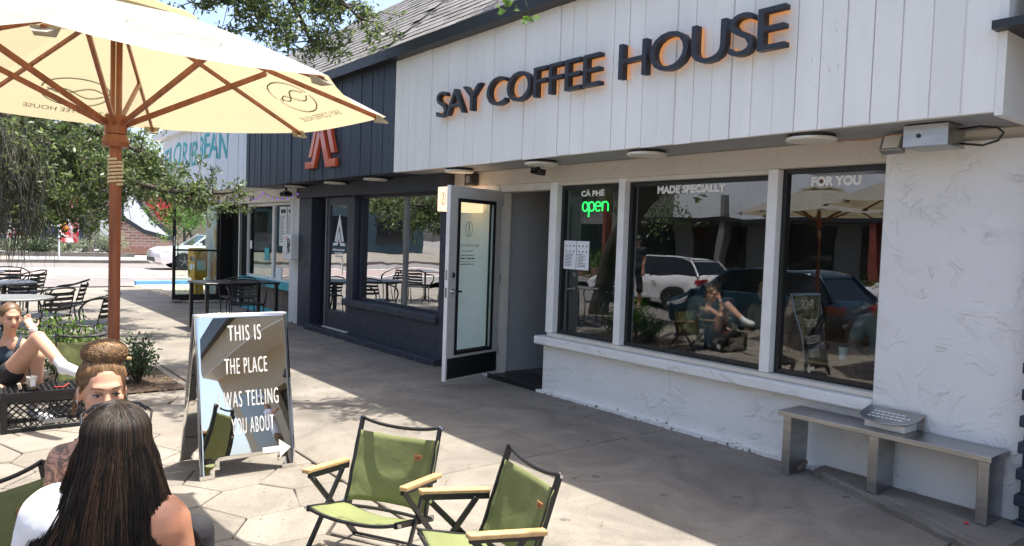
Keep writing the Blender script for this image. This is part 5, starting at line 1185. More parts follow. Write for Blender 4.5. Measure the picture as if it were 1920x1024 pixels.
blob('white_top', [('c', chest-Vector((0, 0, .04)), belly, .13, .118), ('c', belly, pel, .118, .142), ('c', lv(s1, chest, .2), lv(s2, chest, .62), .098, .085), ('c', s1, neck-Vector((0, .02, .05)), .066, .064), ('c', s1, lv(s1, el1, .55), .068, .066)], 'cloth_white', w3, .011)
blob('trousers', [('c', h1, h2, .13, .13), ('c', pel, belly-Vector((0, 0, .05)), .14, .12), ('c', h1, k1, .10, .072), ('c', h2, k2, .10, .072), ('c', k1, a1, .066, .05), ('c', k2, a2, .066, .05)], 'cloth_black', w3, .014)
P3 = lambda x, y_, z: hc+Rm @ Vector((x, y_, z))
bkz = -fb     # towards the camera: hair falls down her back
hairp = [('e', P3(0, .022, .036), (.083, .099, .086), Rm), ('c', P3(0, .05, .0), P3(0, .075, -.15), .074, .078)]
hairp += [('c', P3(-.045, .065, -.10), P3(-.075, .095, -.44), .05, .035), ('c', P3(.045, .065, -.10), P3(.11, .095, -.44), .05, .035), ('c', P3(0, .07, -.12), P3(0.01, .11, -.46), .06, .04)]
hs = blob('hair', hairp, 'hair_black', w3, .0085, 6)
M['hair_sheen'] = mat('hair_sheen', (.042, .024, .015), .5, var=.5, vs=70, spec=.3)
for shade, mt in ((0, 'hair_black'), (1, 'hair_sheen')):
    st = MB(); rr = random.Random(50+shade)
    for k in range(3200 if shade == 0 else 1500):
        # root on the scalp, along the parting; strand slides over the head and falls
        a = rr.uniform(-math.pi*.62, math.pi*.62)       # around the back of the head, 0 = straight back
        ln = rr.uniform(.46, .60)*(1-.10*abs(a)); wv = .010*math.sin(a*9+shade)+rr.gauss(0, .0025); ph = a*6+rr.uniform(-.5, .5); off = rr.uniform(1.0, 1.07)
        pts = []; c0 = Vector((0, .022, .036)); part = Vector((rr.uniform(-.012, .012), rr.uniform(-.07, .06), .088))
        d_ = Vector((math.sin(a), math.cos(a), 0))
        for i in range(6):     # over the skull
            u = i/5; q = R(86-u*92); p = c0+Vector((d_.x*.088*math.cos(q), d_.y*.104*math.cos(q), .090*math.sin(q)))*off; p = p.lerp(part+Vector((d_.x*.01, d_.y*.01, .036)), max(0, .55-u)); pts.append(p)
        base = pts[-1]
        for i in range(1, 10):  # falling
            u = i/9; spread = 1+.55*u+.25*u*u; x = base.x*spread*(1+(.55*u if base.x > 0 else .42*u))+wv*math.sin(ph+u*5)+.02*math.sin(a*3+u*4)*u; yy = base.y+.035*u*(1 if base.y > 0 else .2)+.045*math.sin(u*math.pi*.5)*max(0, math.cos(a))
            if abs(a) > 1.35: yy = base.y+.07*u
            pts.append(Vector((x, yy+wv*.6*math.cos(ph+u*4), base.z-ln*u)))
        st.tube([hc+Rm @ p for p in pts], rr.uniform(.0005, .0011), 3, cap=False)
    st.build('strands', mt, hs, smooth=True)
wset(w3, 0)
sgl = thing('sunglasses', 'black sunglasses pushed up on the dark haired woman\'s head', 'sunglasses', (hc.x, hc.y, hc.z+.07))
def SG(x, y_, z): return (Rm @ Vector((x, y_, z))+hc-sgl.location)
for s_ in (-1, 1):
    MB().tube([SG(s_*.080, -.052, .097), SG(s_*.092, -.035, .086), SG(s_*.088, .01, .06), SG(s_*.080, .045, .04)], .0032, 6).build('temple', 'plastic_black', sgl, smooth=True)
    lp = [(s_*(.004+.058*u), -.055-.01*(1-u)*0, z) for u, z in ((.05, .128), (.5, .134), (.95, .128), (1.05, .112), (.85, .094), (.4, .090), (.08, .102))]
    lp = [(x, -.058+.012*(abs(x)/.06)**2, (z-.128)*.7+.104) for x, y_, z in lp]; mb = MB(); n_ = len(lp); mb.add([SG(*p) for p in lp]+[SG(p[0], p[1]-.004, p[2]) for p in lp], [tuple(range(n_)), tuple(range(n_, 2*n_))]+[(i, (i+1) % n_, n_+(i+1) % n_, n_+i) for i in range(n_)]); mb.build('lens', 'plastic_black', sgl, .002)
MB().tube([SG(-.080, -.05, .090), SG(-.06, -.06, .106), SG(-.03, -.065, .111), SG(0, -.066, .109), SG(.03, -.065, .111), SG(.06, -.06, .106), SG(.080, -.05, .090)], .005, 6).build('brow_bar', 'plastic_black', sgl)
# ---------------------------------------------------------------- figures inside and across the way
def figure(label, loc, rz, top, bottom, hairm, seated=True, arms='rest', longhair=True, capm=None, skinm='skin'):
    t = thing('person', label, 'person', loc, R(rz)); V = Vector
    if seated:
        pel, chest, neck, hc = V((0, 0, .50)), V((0, -.04, .85)), V((0, -.05, 1.03)), V((0, -.08, 1.15)); h = .44
        kn = [V((s*.11, -.44, .50)) for s in (-1, 1)]; an = [V((s*.11, -.46, .07)) for s in (-1, 1)]
    else:
        pel, chest, neck, hc = V((0, 0, .95)), V((0, 0, 1.32)), V((0, -.01, 1.52)), V((0, -.03, 1.66))
        kn = [V((s*.10, -.02, .50)) for s in (-1, 1)]; an = [V((s*.11, .02, .07)) for s in (-1, 1)]
    I = Matrix.Identity(3); sh = [neck+V((s*.175, .02, -.075)) for s in (-1, 1)]; el, wr = [], []
    for i, s in enumerate((-1, 1)):
        if arms == 'rest': e = sh[i]+V((s*.05, -.06, -.27)); w_ = e+V((-s*.10, -.22, -.04))
        elif arms == 'table': e = sh[i]+V((s*.06, -.16, -.22)); w_ = e+V((-s*.13, -.20, -.02))
        elif arms == 'reach': e = sh[i]+(V((s*.26, -.05, .0)) if s > 0 else V((s*.05, .02, -.28))); w_ = e+(V((.24, -.06, .03)) if s > 0 else V((.02, -.1, -.22)))
        else: e = sh[i]+V((s*.05, .03, -.28)); w_ = e+V((0, -.06, -.25))
        el.append(e); wr.append(w_)
    b_ = head_prims(hc, I)+[('c', neck, hc-V((0, 0, .05)), .05, .048), ('c', neck, chest, .065, .115), ('c', lv(sh[0], chest, .2), lv(sh[1], chest, .2), .08, .08), ('c', sh[0], sh[1], .05, .05), ('c', chest, pel, .115, .125)]
    for i in (0, 1):
        hp_ = pel+V(((-1, 1)[i]*.09, 0, 0)); b_ += [('c', hp_, kn[i], .09, .06), ('c', kn[i], an[i], .055, .038), ('c', an[i], an[i]+V((0, -.15, -.03)), .038, .03), ('c', sh[i], el[i], .048, .04), ('c', el[i], wr[i], .04, .027)]+hand_prims(wr[i], wr[i]-el[i], (0, 0, -1), 1, .5)
    blob('body', b_, skinm, t, .013, 3); face(t, hc, I)
    tp = [('c', chest+V((0, 0, .04)), pel, .128, .14), ('c', lv(sh[0], chest, .15), lv(sh[1], chest, .15), .088, .088), ('c', sh[0], sh[1], .06, .06)]
    for i in (0, 1): tp.append(('c', sh[i], lv(sh[i], el[i], .55), .062, .058))
    blob('shirt', tp, top, t, .014); bt = [('c', pel+V((-.06, 0, 0)), pel+V((.06, 0, 0)), .135, .135)]
    for i in (0, 1): hp_ = pel+V(((-1, 1)[i]*.09, 0, 0)); bt += [('c', hp_, kn[i], .10, .075)]+([('c', kn[i], an[i], .07, .055)] if seated else [('c', kn[i]+V((0, 0, .02)), kn[i]-V((0, 0, .05)), .08, .085)])
    blob('trousers', bt, bottom, t, .014)
    hr_ = [('e', hc+V((0, .022, .04)), (.082, .096, .084), I)]
    if longhair: hr_ += [('c', hc+V((0, .06, -.02)), hc+V((0, .09, -.26)), .07, .06), ('c', hc+V((-.06, .03, -.02)), hc+V((-.09, .0, -.25)), .03, .025), ('c', hc+V((.06, .03, -.02)), hc+V((.09, .0, -.25)), .03, .025)]
    blob('hair', hr_, hairm, t, .012, 2)
    if capm: blob('cap', [('e', hc+V((0, .01, .055)), (.092, .104, .072), I), ('e', hc+V((0, -.11, .045)), (.065, .07, .010), I)], capm, t, .008, 2)
    return t
figure('woman with long dark hair seated inside the wide window', (-4.55, 6.15, .05), 30, 'cloth_grey', 'cloth_black', 'hair_dark')
figure('woman in grey shirt seated beside the tan chair inside the wide window', (-3.75, 5.95, .05), -10, 'cloth_tan', 'cloth_navy', 'hair_black', skinm='skin_tan')
figure('woman in grey tank top leaning on the table inside the window by the pier', (-2.75, 6.0, .05), 15, 'cloth_grey', 'cloth_black', 'hair_brown', arms='table')
figure('man in white cap and white shirt mirrored in the sandwich board', (2.3, 4.15, 0), 185, 'cloth_white', 'cloth_tan', 'hair_dark', False, 'reach', False, 'cloth_white')
figure('person in green hat standing by the far kerb', (-12.4, -3.5, 0), 150, 'cloth_navy', 'cloth_black', 'hair_dark', False, 'hang', False, 'leaf_dark')
# ================================================================ CAFE INTERIOR FURNITURE
def lounge_chair(label, loc, rz):
    t = thing('lounge_chair', label, 'chair', loc, R(rz), 'bentwood lounge chairs')
    for s in (-1, 1):
        MB().tube([(s*.31, .28, .02), (s*.31, -.30, .02), (s*.31, -.40, .06), (s*.31, -.43, .2), (s*.31, -.38, .45), (s*.31, -.26, .55), (s*.31, .1, .57), (s*.31, .3, .56)], .024, 8).build('side_frame', 'wood_chair', t, smooth=True)
    MB().box(-.28, .28, -.34, .26, .30, .40).build('seat_cushion', 'leather', t, .03, 2); MB().box(-.28, .28, .18, .28, .36, .95, Matrix.Rotation(R(-12), 4, 'X')).build('back_cushion', 'leather', t, .03, 2)
lounge_chair('tan bentwood lounge chair behind the neon window edge', (-5.35, 6.9, .052), 30); lounge_chair('tan bentwood lounge chair in the middle of the wide window', (-4.15, 6.35, .052), -60); lounge_chair('tan bentwood lounge chair against the dark back wall', (-4.0, 7.6, .052), 10)
t = thing('coffee_table', 'pale round cafe table inside the window by the pier', 'table', (-2.95, 5.50, .052)); MB().lathe([(.30, .66), (.31, .67), (.31, .69)], n=28).build('top', 'wood_chair', t); MB().tube([(0, 0, 0), (0, 0, .66)], .03).build('column', 'black_metal', t); MB().lathe([(.2, 0), (.2, .015), (.04, .03)], n=24).build('foot', 'black_metal', t)
t = thing('takeaway_cup', 'white paper cup on the table inside the window', 'cup', (-2.82, 5.45, .742)); MB().lathe([(.028, 0), (.038, .1)], n=18).build('cup', 'paper', t); MB().lathe([(.04, .1), (.04, .108), (.035, .114)], n=18).build('lid', 'crate_black', t)
# potted plant in the narrow window
def leaf_quads(pts, size, asp=.38, bias=(0, 0, 0), seed=1, up=.3):
    """pts: (n,3) array -> mesh of small pointed leaves, each two triangles folded along the midrib"""
    r_ = np.random.RandomState(seed); n = len(pts); d = r_.normal(size=(n, 3))+np.array(bias); d[:, 2] += up; d /= np.linalg.norm(d, axis=1)[:, None]
    q = r_.normal(size=(n, 3)); s = np.cross(d, q); s /= np.linalg.norm(s, axis=1)[:, None]; nm = np.cross(s, d)
    L_ = (size*r_.uniform(.65, 1.25, n))[:, None]; w = L_*asp; a = pts; v = np.stack([a, a+d*L_*.5+s*w*.5+nm*w*.15, a+d*L_, a+d*L_*.5-s*w*.5+nm*w*.15], 1).reshape(-1, 3)
    me = bpy.data.meshes.new('leaves'); me.vertices.add(4*n); me.vertices.foreach_set('co', v.ravel()); me.loops.add(4*n); me.loops.foreach_set('vertex_index', np.arange(4*n)); me.polygons.add(n); me.polygons.foreach_set('loop_start', np.arange(0, 4*n, 4)); me.polygons.foreach_set('loop_total', np.full(n, 4)); me.update(calc_edges=True); return me
t = thing('potted_plant', 'tall leafy plant in a dark pot inside the narrow window', 'plant', (-5.2, 5.75, .052)); MB().lathe([(.10, 0), (.14, .22), (.15, .23)], n=20).build('pot', 'crate_black', t)
stm = MB(); lp = []
for k in range(5):
    a = k*1.3; e = Vector((.16*math.cos(a), .16*math.sin(a), .75+.13*k)); stm.tube([(0, 0, .2), e*.5+Vector((0, 0, .15)), e], [.012, .009, .004], 6); lp += [list(e+Vector((rnd.gauss(0, .09), rnd.gauss(0, .09), rnd.gauss(0, .08)))) for _ in range(9)]
stm.build('stem', 'bark', t); obj('leaves', leaf_quads(np.array(lp), .24, .45, seed=5), 'leaf_dark', t)
# ================================================================ TREES
def spline(pts, n=8):
    pts = [Vector(p) for p in pts]; out = []
    for i in range(len(pts)-1):
        a, b_, c, d = pts[max(0, i-1)], pts[i], pts[i+1], pts[min(len(pts)-1, i+2)]
        for k in range(n): u = k/n; out.append(.5*((2*b_)+(c-a)*u+(2*a-5*b_+4*c-d)*u*u+(3*b_-a-3*c+d)*u**3))
    return out+[pts[-1]]
def grow(tr, limbs, seed, leafmt, leafsize, nleaf, spread, mossn=0, mossreg=None, asp=.36, twigs=16, up=.0):
    """limbs: list of (control points, base radius, leafy from fraction, density)"""
    r_ = random.Random(seed); wood = MB(); L_ = []; ms = MB()
    for pts, rb, lf_, dens in limbs:
        sp = spline(pts); n = len(sp); rs = [max(.006, rb*(1-.88*i/(n-1))) for i in range(n)]; wood.tube(sp, rs, 7)
        for k in range(int(twigs*dens)):
            u = r_.uniform(lf_, 1); i = min(n-1, int(u*(n-1))); p = sp[i]; d = Vector((r_.gauss(0, 1), r_.gauss(0, 1), r_.gauss(-.1, .6))).normalized(); ln = r_.uniform(.35, 1.0)*spread
            q1 = p+d*ln*.5+Vector((0, 0, .04)); q2 = p+d*ln+Vector((0, 0, -.10*ln)); wood.tube([p, q1, q2], [.009, .006, .003], 4, cap=False)
            for j in range(4):
                w_ = r_.uniform(.3, 1); b0 = p.lerp(q2, w_)+Vector((0, 0, .03)); e = b0+Vector((r_.gauss(0, .17), r_.gauss(0, .17), r_.gauss(-.05, .13)))*spread; wood.tube([b0, e], [.004, .002], 3, cap=False)
                for m_ in range(nleaf): L_.append(list(b0.lerp(e, r_.uniform(.1, 1.1))+Vector((r_.gauss(0, .03), r_.gauss(0, .03), r_.gauss(0, .03)))))
            if mossreg and mossreg(q2):
                for j in range(mossn):
                    s0 = p.lerp(q2, r_.random())+Vector((r_.gauss(0, .08), r_.gauss(0, .08), r_.gauss(0, .03))); h_ = r_.uniform(.12, .62); dx, dy = r_.gauss(0, .06), r_.gauss(0, .06)
                    ms.tube([s0+Vector((dx*i/4+r_.gauss(0, .012), dy*i/4+r_.gauss(0, .012), -h_*i/4)) for i in range(5)], [.0025, .0045, .004, .003, .001], 3, cap=False)
    wood.build('limbs', 'bark', tr, smooth=True)
    if L_: obj('crown', leaf_quads(np.array(L_), leafsize, asp, (0, 0, 0), seed, up), leafmt, tr)
    if ms.v: ms.build('moss', 'moss', tr)
oak = thing('oak_tree', 'mossy live oak with drooping branches over the left tables', 'tree', (-11.4, -1.3, 0))
MB().tube(spline([(-11.4, -1.3, -.05), (-11.38, -1.28, .25), (-11.1, -1.3, 1.2), (-10.4, -1.2, 2.2), (-9.5, -1.0, 3.0)]), [.30]+[.24-.002*i for i in range(32)], 12).build('trunk', 'bark', oak, smooth=True)
b0 = Vector((-9.45, -1.1, 2.7)); b1 = Vector((-9.4, -1.0, 3.0))
D = dp
limbs = [([b0, (-9.6, -.2, 3.1), D(60, 255, 9.5), D(180, 315, 10.0), D(300, 355, 10.6), D(400, 362, 10.8), D(442, 360, 10.9)], .10, .30, 1.7),
         ([b0, (-10.2, -.4, 2.9), D(30, 300, 9.8), D(90, 370, 10.2), D(150, 410, 10.6)], .08, .45, 1.5),
         ([b0, (-10.6, -.2, 3.2), D(90, 240, 11.5), D(220, 290, 12.0), D(300, 380, 12.4)], .08, .35, 2.0),
         ([b0, (-9.2, -.4, 2.9), D(0, 250, 8.6), D(50, 330, 8.9), D(40, 400, 9.2)], .07, .3, 1.5),
         ([b0, (-9.9, -.2, 3.0), D(20, 240, 9.2), D(110, 280, 9.6), D(190, 330, 9.9)], .07, .3, 2.0),
         ([b0, (-10.4, -.2, 3.0), D(0, 270, 10.5), D(60, 300, 11.0), D(120, 350, 11.4), D(200, 400, 11.8)], .07, .3, 2.2),
         ([b0, (-10.8, -.1, 3.2), D(40, 235, 12.5), D(130, 260, 13.0), D(230, 300, 13.6), D(330, 360, 14.0)], .07, .3, 2.2),
         ([b1, (-10.0, .1, 3.6), D(150, 235, 11.0), D(290, 300, 11.5), D(330, 370, 11.6)], .08, .4, 1.8),
         ([b1, (-9.4, .2, 4.3), (-9.0, 1.6, 5.1), D(500, -60, 8.4), D(560, 30, 8.6), D(590, 95, 8.8)], .11, .52, .95),
         ([(-9.0, 1.6, 5.1), D(560, -90, 8.6), D(620, -20, 8.8), D(680, 40, 9.0)], .07, .25, 1.1),
         ([(-9.0, 1.4, 5.0), D(420, -60, 8.2), D(470, 0, 8.3), D(520, 50, 8.4)], .06, .25, .9),
         ([(-9.0, 1.4, 5.0), D(360, -110, 8.2), D(400, 20, 8.3)], .05, .3, .5),
         ([b1, (-8.6, .2, 4.6), (-7.6, 1.8, 5.6), (-6.6, 3.2, 5.7), (-6.0, 4.3, 5.3), (-5.2, 4.7, 4.9)], .12, .45, 2.2),
         ([(-8.2, 1.0, 5.2), (-7.6, 2.8, 6.2), (-7.4, 4.2, 6.0)], .07, .4, .9),
         ([b1, (-10.6, .6, 4.8), (-11.4, 2.2, 5.6), (-11.8, 3.6, 5.4)], .10, .5, 1.0),
         ([b1, (-9.8, -2.2, 4.6), (-10.2, -3.6, 5.6)], .11, .4, 1.2), ([b1, (-8.4, -1.8, 4.4), (-7.4, -2.6, 5.4)], .10, .45, 1.0)]
grow(oak, limbs, 11, 'leaf_oak', .085, 12, .66, 30, lambda p: p.z < 3.8 and p.y < 1.15 and p.x > -11.2, twigs=40)
for ch_ in oak.children: ch_.matrix_parent_inverse = Matrix.Translation(-oak.location)
# branch of a second street tree above the camera: its twig hangs into the picture, its leaves dapple the slabs
o2 = thing('street_tree', 'street tree whose leafy twig hangs before the white fascia', 'tree', (1.6, -2.6, 0))
MB().tube(spline([(1.6, -2.6, -.05), (1.55, -2.55, 1.2), (1.4, -2.3, 2.8), (1.0, -1.7, 4.0)]), [.24]+[.19-.003*i for i in range(24)], 10).build('trunk', 'bark', o2, smooth=True)
tw = D(975, -60, 3.6)
grow(o2, [([(1.0, -1.7, 4.0), (.2, .0, 5.0), (-1.0, 2.2, 5.2), (-1.9, 3.6, 4.9)], .09, .6, .9), ([(.2, 0, 5.0), (-1.4, 1.2, 4.9), (-2.6, 2.2, 4.2)], .06, .55, .5), ([(1.0, -1.7, 4.0), (1.6, -3, 5.4)], .09, .3, 1.0), ([(1.0, -1.7, 4.0), (2.2, -1.0, 5.4)], .08, .3, 1.0)], 23, 'leaf_oak', .085, 8, .65, twigs=18)
tg = MB().tube([(-2.6, 2.2, 4.2), D(968, -140, 3.7), D(972, -30, 3.62), D(990, 15, 3.6), D(996, 45, 3.6)], [.008, .005, .003, .002, .001], 5).tube([D(972, -30, 3.62), D(955, 5, 3.6)], .0016, 4); tg.build('twig', 'bark', o2)
lp = [[*D(x, y_, 3.6)] for x, y_ in ((945, 12), (950, 20), (958, 8), (940, 20), (962, 20), (990, 28), (985, 38), (998, 34), (1002, 42), (992, 44), (980, 30), (970, 8), (975, 0), (965, -4))]
obj('twig_leaves', leaf_quads(np.array(lp), .055, .5, seed=3), 'leaf_bright', o2)
for ch_ in o2.children: ch_.matrix_parent_inverse = Matrix.Translation(-o2.location)
# shrubs
def shrub(label, loc, r_, h_, n, mt, seed, size=.05, cat='shrub', asp=.5, name='shrub'):
    t = thing(name, label, cat, loc); rs = np.random.RandomState(seed); st = MB(); P = []
    for k in range(max(6, n//60)):
        a = rs.uniform(0, 6.28); q = rs.uniform(.2, 1); e = Vector((math.cos(a)*r_*q, math.sin(a)*r_*q, h_*rs.uniform(.55, 1.0)*(1-.35*q))); st.tube([(0, 0, 0), e*.5+Vector((0, 0, .1*h_)), e], [.012, .008, .003], 4, cap=False)
        for j in range(60): c = e*rs.uniform(.35, 1.05); P.append([c.x+rs.normal(0, r_*.16), c.y+rs.normal(0, r_*.16), max(.03, c.z+rs.normal(0, h_*.08))])
    st.build('stems', 'bark', t); obj('foliage', leaf_quads(np.array(P), size, asp, seed=seed, up=.5), mt, t); return t
q = gz(115, 640, .3)
shrub('bright leaved shrub behind the crossed legged woman', (-8.35, 1.02, .01), .48, .72, 1500, 'leaf_shrub', 2); shrub('low dark shrub right of the umbrella pole', (-8.0, 1.62, .01), .30, .52, 800, 'leaf_dark', 3); shrub('dark shrub filling the bed behind the green chair', (-7.85, 1.15, .01), .32, .45, 900, 'leaf_dark', 4)
# ================================================================ VEHICLES
def car(label, loc, rz, paint, Lc=4.5, Wc=1.82, Hc=1.5, hood=.95, belt=.92, cab=(-.15, .95), kind='sedan', suv=False):
    """local +X is the front of the car; origin on the ground at its middle"""
    t = thing('parked_car', label, 'car', loc, R(rz), 'parked cars'); h = Lc/2; wr = .33 if not suv else .36; wb = Lc*.29; zb = .2 if not suv else .26
    def arch(cx, sgn=1): return [(cx+(wr+.05)*math.cos(R(a)), wr*.95+(wr+.05)*math.sin(R(a))) for a in range(180, -1, -18)]
    low = [(-h+.05, zb+.08)]+[(-h+.12, zb)]+[(x, max(zb, z)) for x, z in arch(-wb)]+[(x, max(zb, z)) for x, z in arch(wb)]+[(h-.15, zb), (h-.03, zb+.12), (h, hood*.62), (h-.08, hood*.82), (h-.35, hood*.93), (cab[1]*h*1.0+.1, hood+.03)]
    up = [(cab[1]*h*.72, belt+.04), (-h*.62, belt+.05)]
    tail = [(-h+.10, belt+.04), (-h+.01, belt-.12), (-h, .55)] if kind != 'sedan' else [(-h+.45, belt+.08), (-h+.08, belt+.05), (-h, belt-.15), (-h+.02, .5)]
    poly = low+up+tail; mb = MB(); n = len(poly); ys = (-1, -.97, -.72, .72, .97, 1); V_ = []
    for y_ in ys:
        k = 1-abs(y_); 
        for x, z in poly:
            sc = 1-.035*(abs(y_) > .98); xx = x*(1-.05*(abs(y_) > .9)*(abs(x) > h*.8)); V_.append((xx, y_*Wc/2*(1-.06*max(0, (z-.6))/.5*(abs(y_) > .9)), z if abs(y_) < .9 else min(z, z-.015*(z > belt-.05))))
    mb.add(V_, [(a*n+i, a*n+(i+1) % n, (a+1)*n+(i+1) % n, (a+1)*n+i) for a in range(5) for i in range(n)]+[tuple(range(n))[::-1], tuple(range(5*n, 6*n))])
    body = mb.build('body', paint, t, .025, 2, smooth=False)
    for p in body.data.polygons: p.use_smooth = True
    # cabin: glass house with painted roof and pillars
    f0, f1 = cab[1]*h*.80+.02, cab[1]*h*.80-.62; r1, r0 = (-h*.50, -h*.86) if kind == 'sedan' else (-h*.74, -h*.95)
    zt = Hc; zb2 = belt+.0; W0, W1 = Wc/2*.93, Wc/2*.72
    side = [(f0, zb2), (f1, zt-.05), (f1-.35, zt), (r1+.3, zt), (r1, zt-.06), (r0, zb2)]
    def shell(sc, dz, poly_): 
        return poly_
    def yw(z): return W0+(W1-W0)*(z-zb2)/(zt-zb2)
    mb = MB(); n = len(side); V_ = [(x, -yw(z), z) for x, z in side]+[(x, yw(z), z) for x, z in side]
    mb.add(V_, [tuple(range(n))[::-1], tuple(range(n, 2*n))]+[(i, (i+1) % n, n+(i+1) % n, n+i) for i in range(n)]); mb.build('glasshouse', 'car_glass', t, .03, 2)
    rf = MB(); s = [(f1+.10, zt-.085), (f1-.35, zt+.012), (r1+.3, zt+.012), (r1-.06, zt-.085)]
    V_ = [(x, y_*(yw(zt)+.012+(.0 if z > zt-.05 else .03)), z) for y_ in (-1, -.6, .6, 1) for x, z in [(x, z-(.02 if abs(y_) == 1 else 0)) for x, z in s]]
    rf.add(V_, [(a*4+i, a*4+i+1, (a+1)*4+i+1, (a+1)*4+i) for a in range(3) for i in range(3)]); o = rf.build('roof_panel', paint, t, smooth=True); q = o.modifiers.new('s', 'SOLIDIFY'); q.thickness = .03
    for sy in (-1, 1):
        for (xa, za), (xb, zb_) in (((f0+.02, zb2), (f1+.02, zt-.05)), (((f1+r1)/2+.12, zb2), ((f1+r1)/2+.05, zt-.03)), ((r0-.02, zb2), (r1-.02, zt-.06))): MB().bar((xa, sy*(yw(za)+.008), za), (xb, sy*(yw(zb_)+.008), zb_), .06, .03, (0, 1, 0)).build('pillar', paint if xa != (f1+r1)/2+.12 else 'black_paint', t, .006)
        MB().box(f0-.30, f0-.12, sy*(Wc/2+.0)-.0, sy*(Wc/2+.16), belt+.02, belt+.14).build('wing_mirror', paint, t, .03, 2)
        for hx_ in (.25, -.65): MB().box(hx_-.1, hx_+.1, sy*(Wc/2-.012), sy*(Wc/2+.022), belt-.14, belt-.11).build('door_handle', 'chrome', t, .006)
        MB().prism([(h-.06, hood*.70), (h-.5, hood*.86), (h-.42, hood*.72), (h-.1, hood*.62)], sy*Wc/2*.60, sy*(Wc/2*.985), 'y').build('headlight', 'lamp_clear', t, .01)
        MB().box(-h-.004, -h+.22, sy*Wc/2*.55, sy*Wc/2*.965, belt-.2, belt-.06).build('tail_light', 'tail_red', t, .01)
        for wx in (-wb, wb):
            w_ = MB().lathe([(wr*.62, -.10), (wr*.93, -.105), (wr, -.07), (wr, .07), (wr*.93, .105), (wr*.62, .10)], (wx, sy*(Wc/2-.11), wr), 28, 'y').build('wheel', 'tyre', t, smooth=False)
            MB().lathe([(wr*.64, .085), (wr*.60, .10), (wr*.56, .06)], (wx, sy*(Wc/2-.11)+(0 if sy < 0 else 0), wr), 24, 'y').build('rim_ring', 'rim', w_) if sy < 0 else MB().lathe([(wr*.64, -.085), (wr*.60, -.10), (wr*.56, -.06)], (wx, sy*(Wc/2-.11), wr), 24, 'y').build('rim_ring', 'rim', w_)
            sp = MB()
            for k in range(5):
                a = k*2*math.pi/5+.3; yo = sy*(Wc/2-.11+.085); sp.bar((wx, yo, wr), (wx+wr*.6*math.cos(a), yo, wr+wr*.6*math.sin(a)), .02, .055, (0, 1, 0))
            sp.build('spokes', 'rim', w_)
    MB().box(h-.05, h+.004, -Wc*.33, Wc*.33, zb+.12, hood*.52).build('grille', 'black_paint', t, .01)
    return t
car('white sedan parked beyond the side street', (-31.2, 9.1, ZS+.27), -90, 'car_white', 4.85, 1.84, 1.44, .92, .92, (-.15, .55))
car('white hatchback SUV mirrored in the wide window', (-15.3, -7.7, ZS-.05), 180, 'car_white', 4.6, 1.84, 1.58, 1.0, 1.02, (-.2, .62), 'suv', True)
car('dark blue compact car mirrored in the wide window', (-8.5, -3.15, ZS), 180, 'car_blue', 3.75, 1.76, 1.50, .98, .98, (-.2, .66), 'suv', True)
car('grey sedan mirrored low in the window by the pier', (-4.15, -3.1, ZS), 180, 'car_grey', 4.7, 1.84, 1.46, .92, .93, (-.15, .55))
car('white SUV mirrored behind the dark blue car', (-7.8, -9.4, ZS), 180, 'car_white', 4.8, 1.88, 1.68, 1.04, 1.06, (-.2, .62), 'suv', True)
# ================================================================ FAR SIDE OF THE CROSSING
m, nt, b = newmat('brick_wall'); b.inputs['Roughness'].default_value = .9
br = N(nt, 'TexBrick', Scale=1.); br.inputs['Color1'].default_value = (.42, .23, .17, 1); br.inputs['Color2'].default_value = (.30, .15, .11, 1); br.inputs['Mortar'].default_value = (.45, .40, .35, 1); br.inputs['Brick Width'].default_value = .42; br.inputs['Row Height'].default_value = .16; br.inputs['Mortar Size'].default_value = .02
sx_ = N(nt, 'SeparateXYZ'); cx_ = N(nt, 'CombineXYZ'); g_ = N(nt, 'NewGeometry'); L(nt, g_.outputs['Position'], sx_.inputs[0]); L(nt, sx_.outputs[1], cx_.inputs[0]); L(nt, sx_.outputs[2], cx_.inputs[1]); L(nt, cx_.outputs[0], br.inputs['Vector']); L(nt, br.outputs[0], b.inputs['Base Color']); M['brick_wall'] = m
t = thing('mural_building', 'red brick building with a red white and black mural across the street', 'building', (-46, 14, 0))
def bl(name, mt, *a): o = box(name, mt, *a, t); o.matrix_parent_inverse = Matrix.Translation(-Vector(t.location)); return o
bl('wall', 'brick_wall', -52, -45.5, 8.2, 30, 0, 4.6); bl('parapet', 'cream_paint', -52, -45.4, 8.1, 30, 4.602, 4.8)
bl('corner_post', 'cream_paint', -45.6, -45.35, 7.85, 8.2, 0, 4.6); bl('plinth', 'brick_face', -45.5, -45.45, 8.25, 30, 0, .35)
for k in range(5): bl('window', 'car_glass', -45.5, -45.44, 13.2+k*3.2, 14.8+k*3.2, 1.6, 3.6)
def mural(poly, mt, d): o = MB().prism(poly, -45.5, -45.44+d, 'x').build('mural_patch', mt, t); o.matrix_parent_inverse = Matrix.Translation(-Vector(t.location))
mural([(8.25, 4.3), (8.25, 1.9), (9.4, 1.15), (11.0, .75), (11.0, 1.3), (9.9, 2.0), (9.2, 3.0), (8.8, 4.4)], 'ink', 0); mural([(8.35, 4.2), (8.35, 2.1), (9.4, 1.4), (10.7, 1.05), (9.7, 1.95), (9.0, 2.9), (8.65, 4.2)], 'paper', .02)
mural([(8.95, 4.4), (9.3, 3.2), (10.1, 2.1), (10.7, 1.8), (11.2, 3.6), (10.5, 4.4)], 'cloth_red', .01); mural([(11.6, 4.2), (12.2, 2.4), (13, 2.2), (13.3, 4.2)], 'cream_paint', .01)
tag(box('white_panel', 'paper', -44.9, -44.8, 7.1, 7.9, 0, 2.6, None), 'plain white board standing left of the brick building', 'board')
t = thing('teal_building', 'dark teal and blue storefront behind the feather flags', 'building', (-60, 0, 0)); 
